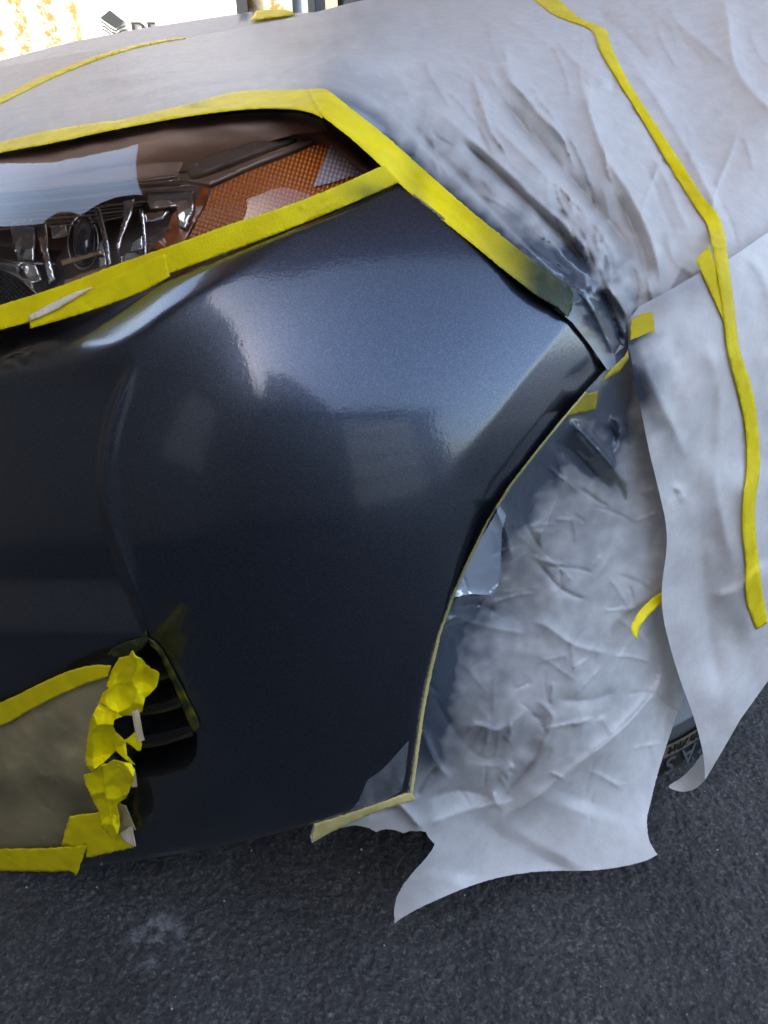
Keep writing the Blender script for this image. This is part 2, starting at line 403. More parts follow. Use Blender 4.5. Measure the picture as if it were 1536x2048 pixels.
prof = np.polyfit([250, 300, 400, 500, 600, 700, 800, 920, 1024, 1160, 1300, 1500, 1650, 1760], [.69, .66, .622, .584, .547, .515, .493, .476, .465, .452, .443, .434, .440, .452], 6)
def body_surf(px, py):
    Y = np.polyval(prof, np.clip(py, 200, 1850))
    c = np.where(px < 560, .085*((px-560)/560)**2, .105*((px-560)/655)**2)
    u, yc, zc = comps(px, py)
    return (Y+c)/yc
EDGE = A(body_outline)
def body_disp(px, py):
    d, s, k = pdist(px, py, ROLL); up = np.where(s < 0, d, -d)          # + above the roll line
    fade = 1-sstep(260, 600, px)
    h = -.00031*splus(up, 4)*fade
    h = h + .0035*np.exp(-(d/55)**2)*fade
    d, s, k = pdist(px, py, GROOVE); lf = np.where(s > 0, d, -d)        # + to the left of the groove
    tp = sstep(0, .22, k)*sstep(-60, 120, py-640)*(1-sstep(1150, 1290, py))
    h = h - .0125*sstep(-3, 13, lf)*tp + .0022*np.exp(-((lf+5)/7)**2)*tp
    h = h + .0012*np.exp(-((lf+14)/12)**2)*tp
    d, s, k = pdist(px, py, FLARE); rt = np.where(s < 0, d, -d)
    h = h - .00011*splus(rt, 1.0+22*k**2)*(1-sstep(.3, 1, k)*.55)*(1-sstep(1050, 1330, py))
    # shallow dish round the vent
    d = np.hypot((px-250)/165, (py-1470)/185); h = h - .006*(1-sstep(.6, 1.05, d))
    # rolled rim
    d, s, k = pdist(px, py, EDGE); h = h - .0022*np.exp(-d/4.5)
    # faint hand-worked unevenness
    h = h + .00025*noise(px/170, py/170, 4)
    return h
VENT = catmull([(296, 1284), (312, 1300), (345, 1352), (372, 1412), (388, 1466), (388, 1500), (376, 1530), (340, 1545), (290, 1552), (240, 1556), (200, 1500), (196, 1440), (220, 1380), (262, 1318)], 4, True)

car = empty('car', (.1, .9, 0))
tag(car, 'dark navy car front corner wrapped in masking paper, bare freshly painted bumper', 'car')
bumper = patch('bumper_cover', body_outline, body_surf, M['paint'], 4.6, body_disp, 0, [VENT], car, thick=.0035)

# lower apron / floor pan of the car, keeps daylight from under it
def loft(name, rings, mt, parent, closed=False, smooth=True, double=False):
    rings = [A(r) for r in rings]; n = len(rings[0]); V = np.vstack(rings); F = []
    for i in range(len(rings)-1):
        for j in range(n if closed else n-1):
            a, b = i*n+j, i*n+(j+1) % n; F.append((a, b, b+n, a+n))
    return mesh(name, V, F, mt, parent, smooth)
bot = catmull(BOTTOM, 3); bp_ = pos(bot[:, 0], bot[:, 1], body_surf(bot[:, 0], bot[:, 1]))
r0 = bp_+A([0, .004, .003]); r1 = bp_+A([.02, .06, .0]); r2 = bp_*A([1, 0, 0])+A([.2, 1.9, .19])
loft('floor_pan', [r0, r1, r2], M['dark'], car)

# ------------------------------------------------------------------ paper sheets
LAMPTOP = [(-450, 392), (-200, 345), (0, 305), (120, 280), (220, 262), (330, 241), (430, 228), (520, 222), (600, 222), (650, 234), (690, 262), (755, 322), (800, 362)]
hoodpts = [(-450, 400, 1.02), (-200, 345, .90), (0, 290, .82), (220, 245, .78), (400, 210, .76), (560, 190, .74), (655, 190, .718), (768, 285, .672), (800, 345, .655),
           (900, 420, .642), (1040, 525, .622), (1140, 610, .612), (1235, 710, .632), (-450, 300, 1.3), (-450, 200, 1.6), (-200, 240, 1.15),
           (0, 205, 1.02), (0, 130, 1.5), (200, 180, 1.0), (200, 115, 1.28), (370, 75, 1.42), (370, 150, .98), (560, 40, 1.5), (560, 120, .95), (768, -10, 1.7), (768, 60, 1.13), (768, 130, .90), (768, 200, .79),
           (1000, -20, 1.45), (1000, 60, 1.1), (1000, 150, .92), (1000, 280, .79), (1000, 400, .69), (1200, -20, 1.3), (1200, 100, 1.03), (1200, 250, .88), (1200, 400, .77), (1200, 550, .665),
           (1400, -60, 1.3), (1400, 120, 1.06), (1400, 300, .92), (1400, 500, .74), (1300, 620, .69), (1536, 0, 1.2), (1536, 250, .95), (1536, 500, .79), (1536, 700, .73), (1950, 0, 1.5), (1950, 400, 1.14), (1950, 800, 1.0), (1400, 680, .69), (1000, -200, 2.2), (1400, -250, 1.9), (1950, -200, 1.8)]
hood_surf = TPS(hoodpts, 2e-4)
# strokes: points, height (m), width on the left and right of the stroke (px), kind
S = []
def st(h, w1, w2, *pts): S.append((catmull(pts, 4), h, w1, w2))
st(.009, 26, 60, (150, 232), (320, 176), (500, 134), (640, 116), (768, 118), (880, 130), (960, 150), (1000, 178))
st(-.006, 26, 30, (330, 190), (470, 165), (600, 152), (720, 150), (840, 158))
st(.006, 22, 26, (500, 165), (600, 158), (690, 172), (790, 232), (860, 310), (960, 400), (1060, 500), (1140, 580))
st(.007, 26, 30, (820, 176), (880, 225), (920, 258), (1000, 330), (1080, 405), (1160, 480), (1215, 560))
st(-.013, 22, 20, (905, 268), (985, 338), (1075, 425), (1140, 490), (1195, 572))
st(-.009, 16, 16, (778, 212), (893, 322), (1028, 462), (1120, 540), (1170, 590))
st(-.016, 30, 26, (975, 170), (1045, 250), (1120, 335), (1180, 400), (1245, 480), (1280, 540))
st(.010, 26, 20, (950, 205), (1040, 300), (1118, 372), (1200, 460), (1240, 530))
st(.010, 20, 22, (1153, 125), (1185, 240), (1215, 320), (1250, 372), (1288, 445), (1313, 515), (1326, 600))
st(-.006, 14, 14, (1225, 380), (1262, 445), (1290, 520), (1295, 590))
st(.006, 12, 18, (1005, 78), (1014, 110), (1019, 142), (1080, 230), (1150, 290))
st(.006, 16, 30, (768, 62), (860, 95), (950, 122), (1019, 142))
st(.006, 14, 20, (1113, 66), (1125, 95), (1160, 130), (1230, 180))
st(.005, 14, 14, (993, 22), (1060, 62), (1112, 96))
st(.007, 14, 26, (1240, 90), (1290, 160), (1368, 285), (1420, 390), (1450, 470))
st(.010, 20, 30, (1440, -30), (1452, 20), (1470, 130), (1518, 196), (1590, 260))
st(.006, 16, 20, (1335, 0), (1356, 44), (1410, 90), (1463, 136))
st(-.006, 20, 20, (1180, 20), (1250, 70), (1300, 130))
st(.005, 10, 12, (0, 214), (90, 180), (200, 160), (330, 140), (430, 118))
st(-.004, 10, 12, (0, 240), (130, 205), (250, 175), (400, 150))
st(.004, 8, 10, (-100, 290), (60, 240), (190, 205), (350, 170), (500, 150))
st(.005, 10, 14, (200, 130), (380, 100), (560, 70), (760, 50))
st(.003, 8, 8, (300, 200), (420, 180), (520, 165))
st(.008, 10, 14, (1150, 570), (1180, 610), (1205, 660), (1230, 715))
st(-.009, 8, 8, (1195, 575), (1222, 620), (1238, 670), (1248, 700))
st(.008, 8, 9, (1208, 560), (1240, 610), (1256, 640))
st(-.006, 9, 9, (1262, 520), (1272, 560), (1275, 620))
st(.006, 9, 10, (1290, 540), (1300, 580), (1312, 610))
st(.004, 10, 14, (1330, 470), (1350, 520), (1400, 560))
st(.005, 12, 20, (1380, 500), (1340, 580), (1330, 610))
def strokes(px, py, SS):
    h = np.zeros(px.shape)
    for pts, a, w1, w2 in SS:
        x0, y0 = pts.min(0)-150; x1, y1 = pts.max(0)+150
        m = (px > x0) & (px < x1) & (py > y0) & (py < y1)
        if not m.any(): continue
        d, s, k = pdist(px[m], py[m], pts)
        wv = np.where(s < 0, w1, w2)
        tp = np.minimum(sstep(0, .22, k), 1-sstep(.8, 1, k))*.92+.08
        pr = np.exp(-(np.sqrt((d/wv)**2+.006)-.077)*1.25)
        h[m] += a*tp*pr*np.where(d < 150, 1, 0)*np.clip((150-d)/60, 0, 1)
    return h
rc = random.Random(5); SF = []
def fine(SS, x, y, ang, L, h, w):
    p = A([(x+math.cos(ang)*L*k+math.sin(ang)*L*.08*math.sin(k*3+x), y+math.sin(ang)*L*k-math.cos(ang)*L*.08*math.sin(k*3+x)) for k in (0, .33, .66, 1)])
    SS.append((p, h, w*rc.uniform(.6, 1.4), w*rc.uniform(.6, 1.6)))
for i in range(85):                                   # creases fanning out of the gathered point
    a = math.radians(rc.uniform(188, 268)); r = rc.uniform(30, 520)**1.0; L = rc.uniform(40, 60+r*.4)
    fine(SF, 1232+math.cos(a)*(r+L), 640+math.sin(a)*(r+L), a+math.pi+rc.gauss(0, .10), L, rc.choice((1, 1, -1))*rc.uniform(.0010, .0032), rc.uniform(3, 7))
for i in range(46):                                   # long shallow creases over the hood
    fine(SF, rc.uniform(-300, 620), rc.uniform(90, 260), math.radians(rc.gauss(-13, 5)), rc.uniform(90, 320), rc.choice((1, 1, -1))*rc.uniform(.0008, .002), rc.uniform(3, 7))
for i in range(46):
    fine(SF, rc.uniform(700, 1600), rc.uniform(-20, 420), math.radians(rc.gauss(55, 22)), rc.uniform(50, 190), rc.choice((1, 1, -1))*rc.uniform(.001, .0028), rc.uniform(5, 11))
def hood_disp(px, py):
    h = strokes(px, py, S)*1.15+strokes(px, py, SF)
    pin = np.exp(-(((px-1228)/72)**2+((py-628)/95)**2))
    h = h+crumple(px+.35*py, py-.2*px, 95, 3)*.0016*(.35+2.5*pin)
    h = h+facet(px*1.5-py*.9, py*.7+px*.6, 42, 8)*.011*pin+facet(px, py, 22, 18)*.004*pin+facet(px*.8+py*.5, py*.8-px*.5, 80, 28)*.0012
    h = h+fbm(px/260, py/260, 2, 3)*.0025
    # stretched along the hood
    h = h+crumple(px*.35+py*.2, py*1.6+px*.35, 60, 12)*.0014*(1-sstep(600, 1000, px))
    sd_, _, _ = pdist(px, py, SEAM); sl_, _, _ = pdist(px, py, LAMPTOP); sd_ = np.minimum(sd_, sl_+6); h = h*(1-.85*np.exp(-(sd_/75)**2))-.009*np.exp(-(sd_/60)**2)
    return h
def spray_line(line, a=.95, w=26, a2=.5, w2=120, seed=0):
    L = catmull(line, 3)
    def f(px, py):
        d, s, k = pdist(px, py, L)
        n = 1+.35*noise(px/60, py/60, seed+11)+.25*noise(px/22, py/22, seed+31)
        return np.clip(a*np.exp(-(d/(w*n))**2)+a2*np.exp(-d/(w2*n)), 0, 1)
    return f
s1 = spray_line([(655, 175), (800, 330), (960, 470), (1080, 560)], .45, 60, .62, 125, 1); s2 = spray_line([(1110, 600), (1165, 640), (1215, 725)], .95, 75, .55, 130, 2)
s3 = spray_line([(100, 300), (400, 220), (600, 200)], .2, 40, .22, 60)
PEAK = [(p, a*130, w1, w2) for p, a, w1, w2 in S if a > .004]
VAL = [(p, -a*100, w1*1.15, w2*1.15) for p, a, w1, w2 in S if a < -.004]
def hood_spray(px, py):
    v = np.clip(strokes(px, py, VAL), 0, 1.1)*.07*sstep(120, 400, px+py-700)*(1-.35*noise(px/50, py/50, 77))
    b = np.maximum(s1(px, py), s3(px, py)); pk = np.clip(strokes(px, py, PEAK), 0, 1); return np.clip(b*(1-.65*pk)+s2(px, py)+v, 0, .97)

# hidden panels under the paper
TAPE_IN = [(-450, 390), (-200, 340), (0, 306), (110, 283), (240, 256), (400, 228), (520, 217), (600, 220), (645, 232), (700, 272), (770, 335), (812, 372), (870, 422), (950, 490), (1040, 558), (1145, 645), (1180, 690), (1216, 742)]
HOOD_EDGE = [(1216, 742), (1250, 712), (1256, 690), (1248, 668), (1262, 655), (1262, 640), (1308, 628), (1350, 608), (1382, 585), (1412, 562), (1446, 548), (1500, 512), (1600, 440), (1950, 300)]
hood_out = list(TAPE_IN)+list(HOOD_EDGE[1:])+[(1950, -230), (1400, -260), (1000, -200), (800, -60), (764, -8), (700, 6), (640, 22), (560, 40), (470, 58), (370, 76), (290, 84), (200, 98), (100, 116), (0, 136), (-200, 190), (-450, 270)]
for nm, mt, of in (('fender_panel', 'gap', -.02),):
    patch(nm, [(x, y) for x, y in body_shift] if False else [(-450, 380), (-200, 330), (0, 284), (240, 236), (420, 206), (600, 196), (660, 200), (800, 300), (815, 390), (950, 504), (1140, 662), (1200, 745), (1260, 720), (1500, 560), (1950, 350), (1950, -150), (1000, -130), (780, 10), (560, 62), (370, 92), (0, 160), (-450, 300)],
          hood_surf, M['paint'], 24, None, of, parent=car, thick=.002)
def rim_panel(name, line, w0, w1, surf, mt, off, parent, disp=None, step=8):
    L = resample(catmull(line, 3), 12, False); d = np.gradient(L, axis=0); n = np.stack([-d[:, 1], d[:, 0]], 1); n /= np.linalg.norm(n, axis=1)[:, None]
    return patch(name, list(L+n*w0)+list((L+n*w1)[::-1]), surf, mt, step, disp, off, parent=parent)
rim_panel('seam_channel', SEAM[:1]+SEAM[1:], -16, 16, body_surf, M['gap'], -.012, car)

hood_paper = patch('hood_masking_paper', hood_out, hood_surf, M['paper'], 4.2, hood_disp, .003, spray=hood_spray)
tag(hood_paper, 'large white masking paper sheet draped and gathered over hood and fender above headlight', 'masking paper')
# far layer behind the hood crest
far_surf = TPS([(-450, 200, 2.3), (0, 118, 2.1), (300, 55, 2.1), (585, 20, 2.1), (-450, 330, 1.9), (0, 200, 1.7), (400, 110, 1.8), (640, 50, 1.9)])
fp = patch('far_masking_paper', [(-450, 235), (-200, 175), (0, 121), (150, 82), (300, 54), (430, 34), (500, 24), (560, 20), (590, 26), (650, 24), (700, 60), (400, 130), (0, 200), (-450, 330)], far_surf, M['paper'], 16,
           lambda x, y: fbm(x/200, y/80, 5, 2)*.004, 0, spray=lambda x, y: 0*x)
tag(fp, 'flat grey paper layer on the far side of the hood, below the printed sign', 'masking paper')

# side sheet B
side_surf = TPS([(1250, 660, .655), (1262, 700, .640), (1290, 850, .625), (1330, 1050, .620), (1325, 1180, .618), (1345, 1350, .612), (1400, 1500, .606), (1408, 1570, .606), (1400, 640, .68), (1400, 900, .65), (1400, 1200, .637), (1450, 1400, .63),
                 (1536, 500, .76), (1536, 700, .71), (1536, 1000, .69), (1536, 1200, .677), (1536, 1330, .668), (1800, 700, .86), (1950, 350, 1.1), (1950, 900, .95), (1800, 1100, .80)], 1e-4)
side_out = catmull([(1256, 690), (1262, 715), (1270, 760), (1284, 830), (1298, 900), (1310, 950), (1322, 1000), (1332, 1050), (1333, 1100), (1324, 1170), (1326, 1230), (1342, 1300), (1364, 1370), (1386, 1430), (1400, 1480), (1408, 1520), (1410, 1560)], 3)
side_full = list(side_out)+[(1440, 1510), (1480, 1440), (1536, 1362), (1650, 1210), (1800, 1010), (1950, 820), (1950, 250), (1600, 420), (1500, 490), (1440, 530), (1400, 545), (1340, 580), (1280, 612), (1256, 640)]
S2 = []
def st2(h, w1, w2, *pts): S2.append((catmull(pts, 4), h, w1, w2))
st2(.008, 20, 36, (1275, 690), (1300, 760), (1345, 850), (1380, 930))
st2(-.006, 30, 40, (1330, 1010), (1370, 930), (1420, 820), (1440, 700))
st2(.006, 30, 36, (1400, 640), (1440, 800), (1430, 960), (1470, 1150))
st2(.003, 8, 8, (1345, 970), (1362, 985), (1366, 998), (1356, 985))
st2(-.008, 40, 50, (1400, 1000), (1410, 1200), (1440, 1400))
st2(.010, 40, 60, (1480, 900), (1490, 1100), (1500, 1300))
st2(.005, 10, 30, (1420, 1190), (1470, 1180), (1536, 1120))
st2(.006, 12, 20, (1480, 500), (1530, 560), (1560, 700))
def side_disp(px, py):
    return strokes(px, py, S2)+fbm(px/170, py/300, 6, 3)*.006+crumple(px, py*.7, 150, 4)*.0013+crumple(px, py, 60, 14)*.0004
sA = spray_line([(1245, 690), (1275, 790)], .55, 60, .4, 60, 3); sB = spray_line([(1280, 620), (1400, 560)], .2, 40, .2, 60, 3)
sidep = patch('side_masking_paper', side_full, side_surf, M['paper'], 7, side_disp, .004, spray=lambda x, y: np.clip(np.maximum(sA(x, y), sB(x, y)), 0, 1))
tag(sidep, 'smooth white masking paper sheet hanging down the car side, folded point near tyre', 'masking paper')
# its curled-back lower tip
tip_surf = TPS([(1338, 1572, .63), (1404, 1515, .645), (1410, 1560, .618), (1370, 1583, .622), (1395, 1578, .615), (1380, 1540, .65)])
tip = patch('curled_tip', catmull([(1337, 1573), (1362, 1556), (1384, 1535), (1404, 1510), (1416, 1520), (1414, 1552), (1398, 1572), (1382, 1581), (1360, 1583)], 4, True), tip_surf, M['paper'], 5, None, 0, parent=sidep, spray=lambda x, y: 0*x)

# wheel-arch sheet C
def bodyY(px, py):
    u, yc, zc = comps(px, py); return float(body_surf(np.array([px], float), np.array([py], float))[0]*yc)
cpts = [(x, y, bodyY(x, y)+.009) for x, y in ARCH]+[(1250, 700, .645), (1300, 760, .665), (1250, 950, .622), (1330, 900, .650), (1100, 1000, .572), (1180, 900, .598), (1100, 1200, .55), (1250, 1200, .600), (1360, 1200, .645), (1000, 1200, .535), (950, 1350, .495), (1000, 1400, .50), (1200, 1400, .555), (1340, 1400, .64), (1380, 1350, .67),
        (900, 1600, .487), (1100, 1600, .52), (1300, 1600, .56), (1320, 1500, .60), (788, 1845, .437), (868, 1700, .462), (950, 1780, .462), (1090, 1740, .49), (1200, 1730, .50), (1315, 1710, .512), (760, 1640, .452), (625, 1665, .447)]
arch_surf = TPS(cpts, 5e-5)
ARCH_TAPE_OUT = [(1216, 738), (1252, 716)]
archright = catmull([(1290, 780), (1330, 850), (1370, 1000), (1376, 1150), (1374, 1280), (1371, 1380), (1350, 1440), (1330, 1500), (1312, 1560), (1300, 1610), (1294, 1640), (1298, 1680), (1315, 1709)], 3)
archbottom = catmull([(1315, 1709), (1290, 1722), (1240, 1734), (1180, 1741), (1100, 1742), (1050, 1746), (990, 1757), (930, 1776), (860, 1806), (820, 1826), (789, 1846)], 4)
archleft = [(788, 1820), (793, 1795), (806, 1770), (830, 1740), (852, 1716), (864, 1700), (869, 1688), (862, 1680), (856, 1674), (852, 1664), (842, 1662), (820, 1662), (806, 1666), (790, 1660), (770, 1658), (752, 1664), (738, 1656), (722, 1652), (706, 1651), (680, 1656), (655, 1668), (624, 1686), (620, 1672), (628, 1646), (700, 1625), (760, 1604), (822, 1582)]
arch_out = [(1240, 690), (1290, 700)]+list(archright[:-1])+list(resample(archbottom, 5, False))+archleft+[(x-3, y) for x, y in ARCH[::-1]]
rsj = np.random.RandomState(3)
S3 = []
def st3(h, w1, w2, *pts): S3.append((catmull(pts, 4), h, w1, w2))
st3(.013, 13, 30, (1135, 834), (1165, 866), (1195, 898), (1228, 938), (1260, 978))
st3(-.010, 30, 22, (1095, 880), (1140, 900), (1190, 950), (1235, 985))
st3(-.005, 6, 7, (1206, 852), (1225, 862), (1228, 880), (1218, 905))
st3(.006, 6, 8, (1222, 832), (1240, 852), (1236, 876))
st3(-.005, 7, 9, (1232, 960), (1245, 985), (1252, 1010))
st3(.007, 14, 18, (985, 1000), (1010, 1060), (1025, 1122))
st3(-.005, 6, 7, (1070, 1122), (1095, 1148), (1113, 1170), (1140, 1188), (1172, 1200))
st3(.005, 14, 14, (1140, 940), (1110, 1010), (1080, 1080), (1100, 1120))
st3(.006, 10, 18, (900, 1196), (940, 1190), (985, 1196))
st3(-.006, 10, 10, (905, 1215), (950, 1208), (982, 1218), (975, 1235))
st3(.006, 12, 16, (860, 1300), (900, 1240), (960, 1250), (1060, 1270))
st3(.006, 10, 18, (1055, 1245), (1090, 1250), (1150, 1290), (1230, 1310))
st3(-.003, 12, 12, (865, 1390), (895, 1440), (925, 1486))
st3(.006, 10, 12, (925, 1484), (950, 1450), (1000, 1460), (1060, 1415))
st3(-.002, 8, 10, (925, 1486), (975, 1520), (1020, 1500))
st3(.005, 9, 14, (1062, 1408), (1080, 1404), (1100, 1424), (1106, 1440), (1092, 1475), (1068, 1512), (1025, 1548))
st3(-.003, 8, 8, (1056, 1428), (1082, 1440), (1086, 1462))
st3(.006, 8, 10, (1018, 1444), (1022, 1468), (1010, 1482))
st3(-.012, 14, 20, (1088, 1478), (1060, 1530), (1020, 1580), (996, 1616))
st3(.006, 8, 12, (1030, 1530), (1010, 1545), (1024, 1550))
st3(.006, 7, 9, (983, 1585), (992, 1600), (998, 1616))
st3(.013, 34, 12, (1316, 1285), (1322, 1350), (1295, 1400), (1228, 1472), (1150, 1532), (1088, 1582), (1000, 1640))
st3(.005, 14, 16, (1200, 1430), (1216, 1455), (1228, 1472))
st3(.008, 20, 24, (846, 1655), (905, 1630), (968, 1612), (1030, 1600))
st3(-.010, 18, 30, (850, 1600), (920, 1580), (990, 1600))
st3(.007, 10, 14, (842, 1450), (868, 1520), (905, 1560))
st3(-.006, 8, 8, (830, 1600), (850, 1560), (880, 1530))
st3(.012, 10, 10, (790, 1600), (815, 1625), (845, 1660))
st3(-.005, 5, 6, (735, 1630), (770, 1618), (795, 1600))
st3(.003, 4, 4, (684, 1630), (698, 1645))
st3(.014, 60, 80, (1180, 1600), (1150, 1680), (1120, 1740))
st3(-.010, 50, 60, (1010, 1640), (960, 1720), (940, 1780))
st3(-.006, 20, 20, (1240, 1380), (1180, 1400), (1110, 1400))
SG = []
for i in range(95):
    y = rc.uniform(860, 1600); x = rc.uniform(870 if y > 1200 else 1180-(y-800)*.8, 1330)
    fine(SG, x, y, rc.uniform(0, 6.28), rc.uniform(25, 110), rc.choice((1, 1, -1))*rc.uniform(.0006, .0024), rc.uniform(2.5, 5.5))
def arch_disp(px, py):
    h = strokes(px, py, S3)*.75
    low = sstep(1560, 1660, py+.55*(px-1050)*(px > 1000)+0*px)
    up = 1-low
    ed, _, _ = pdist(px, py, ARCH); ew = 1-np.exp(-(ed/22))
    flat = 1-np.exp(-(((px-960)/45)**2+((py-1110)/90)**2))
    h = h+(facet(px, py, 170, 21)*.012-facet(px+.3*py, py, 110, 23)*.004+facet(px, py, 60, 24)*.0026-facet(px, py, 30, 25)*.0005)*(.10+.90*up)*ew*flat
    h = h+fbm(px/240, py/240, 30, 2)*.004+strokes(px, py, SG)
    bd, _, _ = pdist(px, py, archbottom); h = h+.010*np.exp(-bd/38)
    return h
cA = spray_line(ARCH[2:], 1.0, 34, 1.0, 210, 7); cB = spray_line([(990, 1060), (1060, 960), (1130, 890), (1200, 900), (1240, 760)], .75, 60, .35, 90, 8)
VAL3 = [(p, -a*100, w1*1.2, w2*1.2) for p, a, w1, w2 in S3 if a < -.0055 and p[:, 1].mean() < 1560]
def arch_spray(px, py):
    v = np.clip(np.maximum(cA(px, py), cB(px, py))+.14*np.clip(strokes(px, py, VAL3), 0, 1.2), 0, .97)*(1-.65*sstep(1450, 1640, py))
    return v
arch_paper = patch('arch_masking_paper', arch_out, arch_surf, M['paper'], 3.8, arch_disp, 0, spray=arch_spray, jag=.25)
tag(arch_paper, 'crumpled white masking paper filling the wheel arch, loose torn flap hanging over the asphalt', 'masking paper')

# ------------------------------------------------------------------ tape
def strip(name, a, b, surf, disp, off, label, group='masking tape strips', spray=None, mt='tape', step=5, jag=.35, extra=0., sm=True, cat='masking tape', thick=.00025):
    aa = catmull(a, 4) if sm and len(a) > 2 else A(a); bb = catmull(b, 4) if sm and len(b) > 2 else A(b)
    e = extra
    dd = (lambda x, y: (disp(x, y) if disp else 0)+crumple(x, y, 38, 41)*e) if e else disp
    o = patch(name, list(aa)+list(bb[::-1]), surf, M[mt], step, dd, off, spray=spray or (lambda x, y: 0*x), jag=jag, thick=thick)
    return tag(o, label, cat, group)
G1 = 'yellow masking tape strips'
# along lamp top and seam; made of one run on each side of the corner
tspray = lambda x, y: np.clip(.9*sstep(860, 1130, x)+.28*np.exp(-((x-835)/25)**2)+.35*np.exp(-((x-385)/30)**2)*(y < 215), 0, .93)
edge_fade = lambda x, y: tspray(x, y)
def strip_disp(px, py): return hood_disp(px, py)
lamp_top_surf = hood_surf
strip('masking_tape', [(-450, 372), (-200, 325), (0, 284), (90, 262), (200, 244), (250, 238), (380, 206), (470, 184), (540, 180), (612, 179), (655, 180)],
      [(-450, 402), (-200, 350), (0, 306), (110, 285), (240, 257), (400, 229), (520, 217), (600, 220), (645, 236)], hood_surf, hood_disp, .0042,
      'yellow tape strip curving along the top edge of the headlight', G1, tspray, extra=.0008)
strip('masking_tape', [(612, 179), (652, 179), (700, 215), (770, 270), (835, 328), (900, 386), (970, 445), (1050, 508), (1138, 574), (1146, 600), (1142, 622)],
      [(632, 214), (645, 232), (700, 275), (755, 325), (800, 368), (860, 420), (935, 480), (1000, 533), (1070, 588), (1110, 612), (1136, 634)], hood_surf, hood_disp, .0050,
      'yellow tape strip running down the fender seam, dark with blue overspray at its lower end', G1, tspray, extra=.0008)
# tape under the headlamp
low_surf = TPS([(-450, 700, .86), (0, 600, .632), (0, 655, .618), (340, 530, .598), (340, 480, .603), (560, 430, .606), (700, 360, .630), (800, 345, .652), (800, 366, .650), (60, 640, .612), (200, 600, .602), (560, 468, .602), (-450, 740, .85)], 1e-5)
lowsp = lambda x, y: np.clip(.42*np.exp(-(((x-735)/38)**2+((y-385)/22)**2))+.12*sstep(500, 800, x), 0, 1)
ldisp = lambda x, y: crumple(x, y*1.4, 70, 44)*.0006+strokes(x, y, [(A([(560, 480), (640, 420), (690, 395)]), .0012, 4, 4), (A([(655, 370), (652, 392), (642, 404)]), .0013, 3, 3), (A([(600, 408), (606, 420)]), .001, 3, 3)])
strip('masking_tape', [(-450, 722), (-200, 668), (0, 610), (120, 572), (235, 528), (340, 492), (450, 452), (560, 416), (660, 378), (768, 330)],
      [(-450, 768), (-200, 712), (0, 660), (60, 643), (120, 622), (220, 586), (330, 548), (345, 545), (450, 506), (560, 465), (690, 412), (800, 364)], low_surf, ldisp, .003,
      'long yellow tape strip along the bottom edge of the headlight', G1, lowsp, extra=.0006)
strip('masking_tape', [(58, 634), (120, 606), (180, 578), (250, 545), (300, 520), (330, 508)], [(60, 657), (110, 643), (200, 615), (280, 585), (340, 553)], low_surf, ldisp, .0045,
      'short overlapping yellow tape piece with folded corner on the lower headlight tape', G1, lowsp, extra=.0008)
strip('folded_tape_edge', [(56, 632), (100, 608), (150, 585), (184, 574)], [(60, 642), (110, 620), (150, 596), (186, 575)], low_surf, ldisp, .0062, 'narrow pale folded sliver of tape on the lower headlight tape', G1, mt='tapeback')
# long tape over hood and down the side
def join_disp(px, py):
    return np.where(py < 560, hood_disp(px, py), side_disp(px, py))
def hs(px, py):
    k = sstep(455, 500, py); return (1-k)*hood_surf(px, py)+k*side_surf(px, py)
def hd(px, py):
    k = sstep(455, 500, py); return (1-k)*hood_disp(px, py)+k*(side_disp(px, py)+.001)
longsp = lambda x, y: .10+.12*np.exp(-((y-600)/120)**2)
strip('masking_tape', [(1040, -20), (1075, 5), (1110, 30), (1150, 45), (1185, 62), (1200, 100), (1235, 160), (1270, 215), (1300, 265), (1345, 340), (1385, 405), (1412, 445), (1424, 490), (1436, 560), (1448, 640), (1455, 700), (1475, 780), (1490, 850), (1494, 930), (1486, 1000), (1485, 1060), (1492, 1130), (1492, 1195), (1514, 1260)],
      [(1100, -20), (1135, 15), (1165, 38), (1192, 48), (1214, 62), (1222, 90), (1250, 150), (1290, 215), (1330, 275), (1375, 345), (1410, 400), (1436, 428), (1450, 470), (1462, 560), (1472, 640), (1480, 700), (1505, 780), (1516, 850), (1520, 930), (1512, 1000), (1511, 1060), (1520, 1140), (1526, 1190), (1536, 1245)], hs, hd, .0055,
      'long yellow tape strip running from the hood down the right side sheet', G1, longsp, step=6, extra=.0008)
strip('masking_tape', [(1392, 520), (1405, 505), (1418, 492)], [(1450, 648), (1452, 600), (1424, 508)], hs, hd, .0050, 'small pointed yellow tape piece tucked beside the long tape', G1, longsp, sm=False)
# finish of lower end
strip('masking_tape', [(1262, 640), (1284, 627), (1306, 624)], [(1260, 681), (1290, 668), (1310, 662)], hs, hd, .0095, 'small square of dull yellow tape holding the sheet overlap together', G1, lambda x, y: .38+0*x, sm=False)
# loose curl of tape hooked on the side sheet
curl_surf = TPS([(1350, 1185, .640), (1300, 1200, .615), (1270, 1240, .590), (1268, 1275, .575), (1330, 1180, .625), (1285, 1240, .592)])
strip('loose_tape_curl', [(1348, 1178), (1326, 1183), (1306, 1196), (1284, 1216), (1266, 1244), (1263, 1262), (1274, 1279)], [(1352, 1200), (1332, 1203), (1318, 1211), (1298, 1230), (1283, 1248), (1276, 1264), (1275, 1278)], curl_surf, None, 0,
      'short loose curl of bright yellow tape sticking out between two paper sheets', G1)
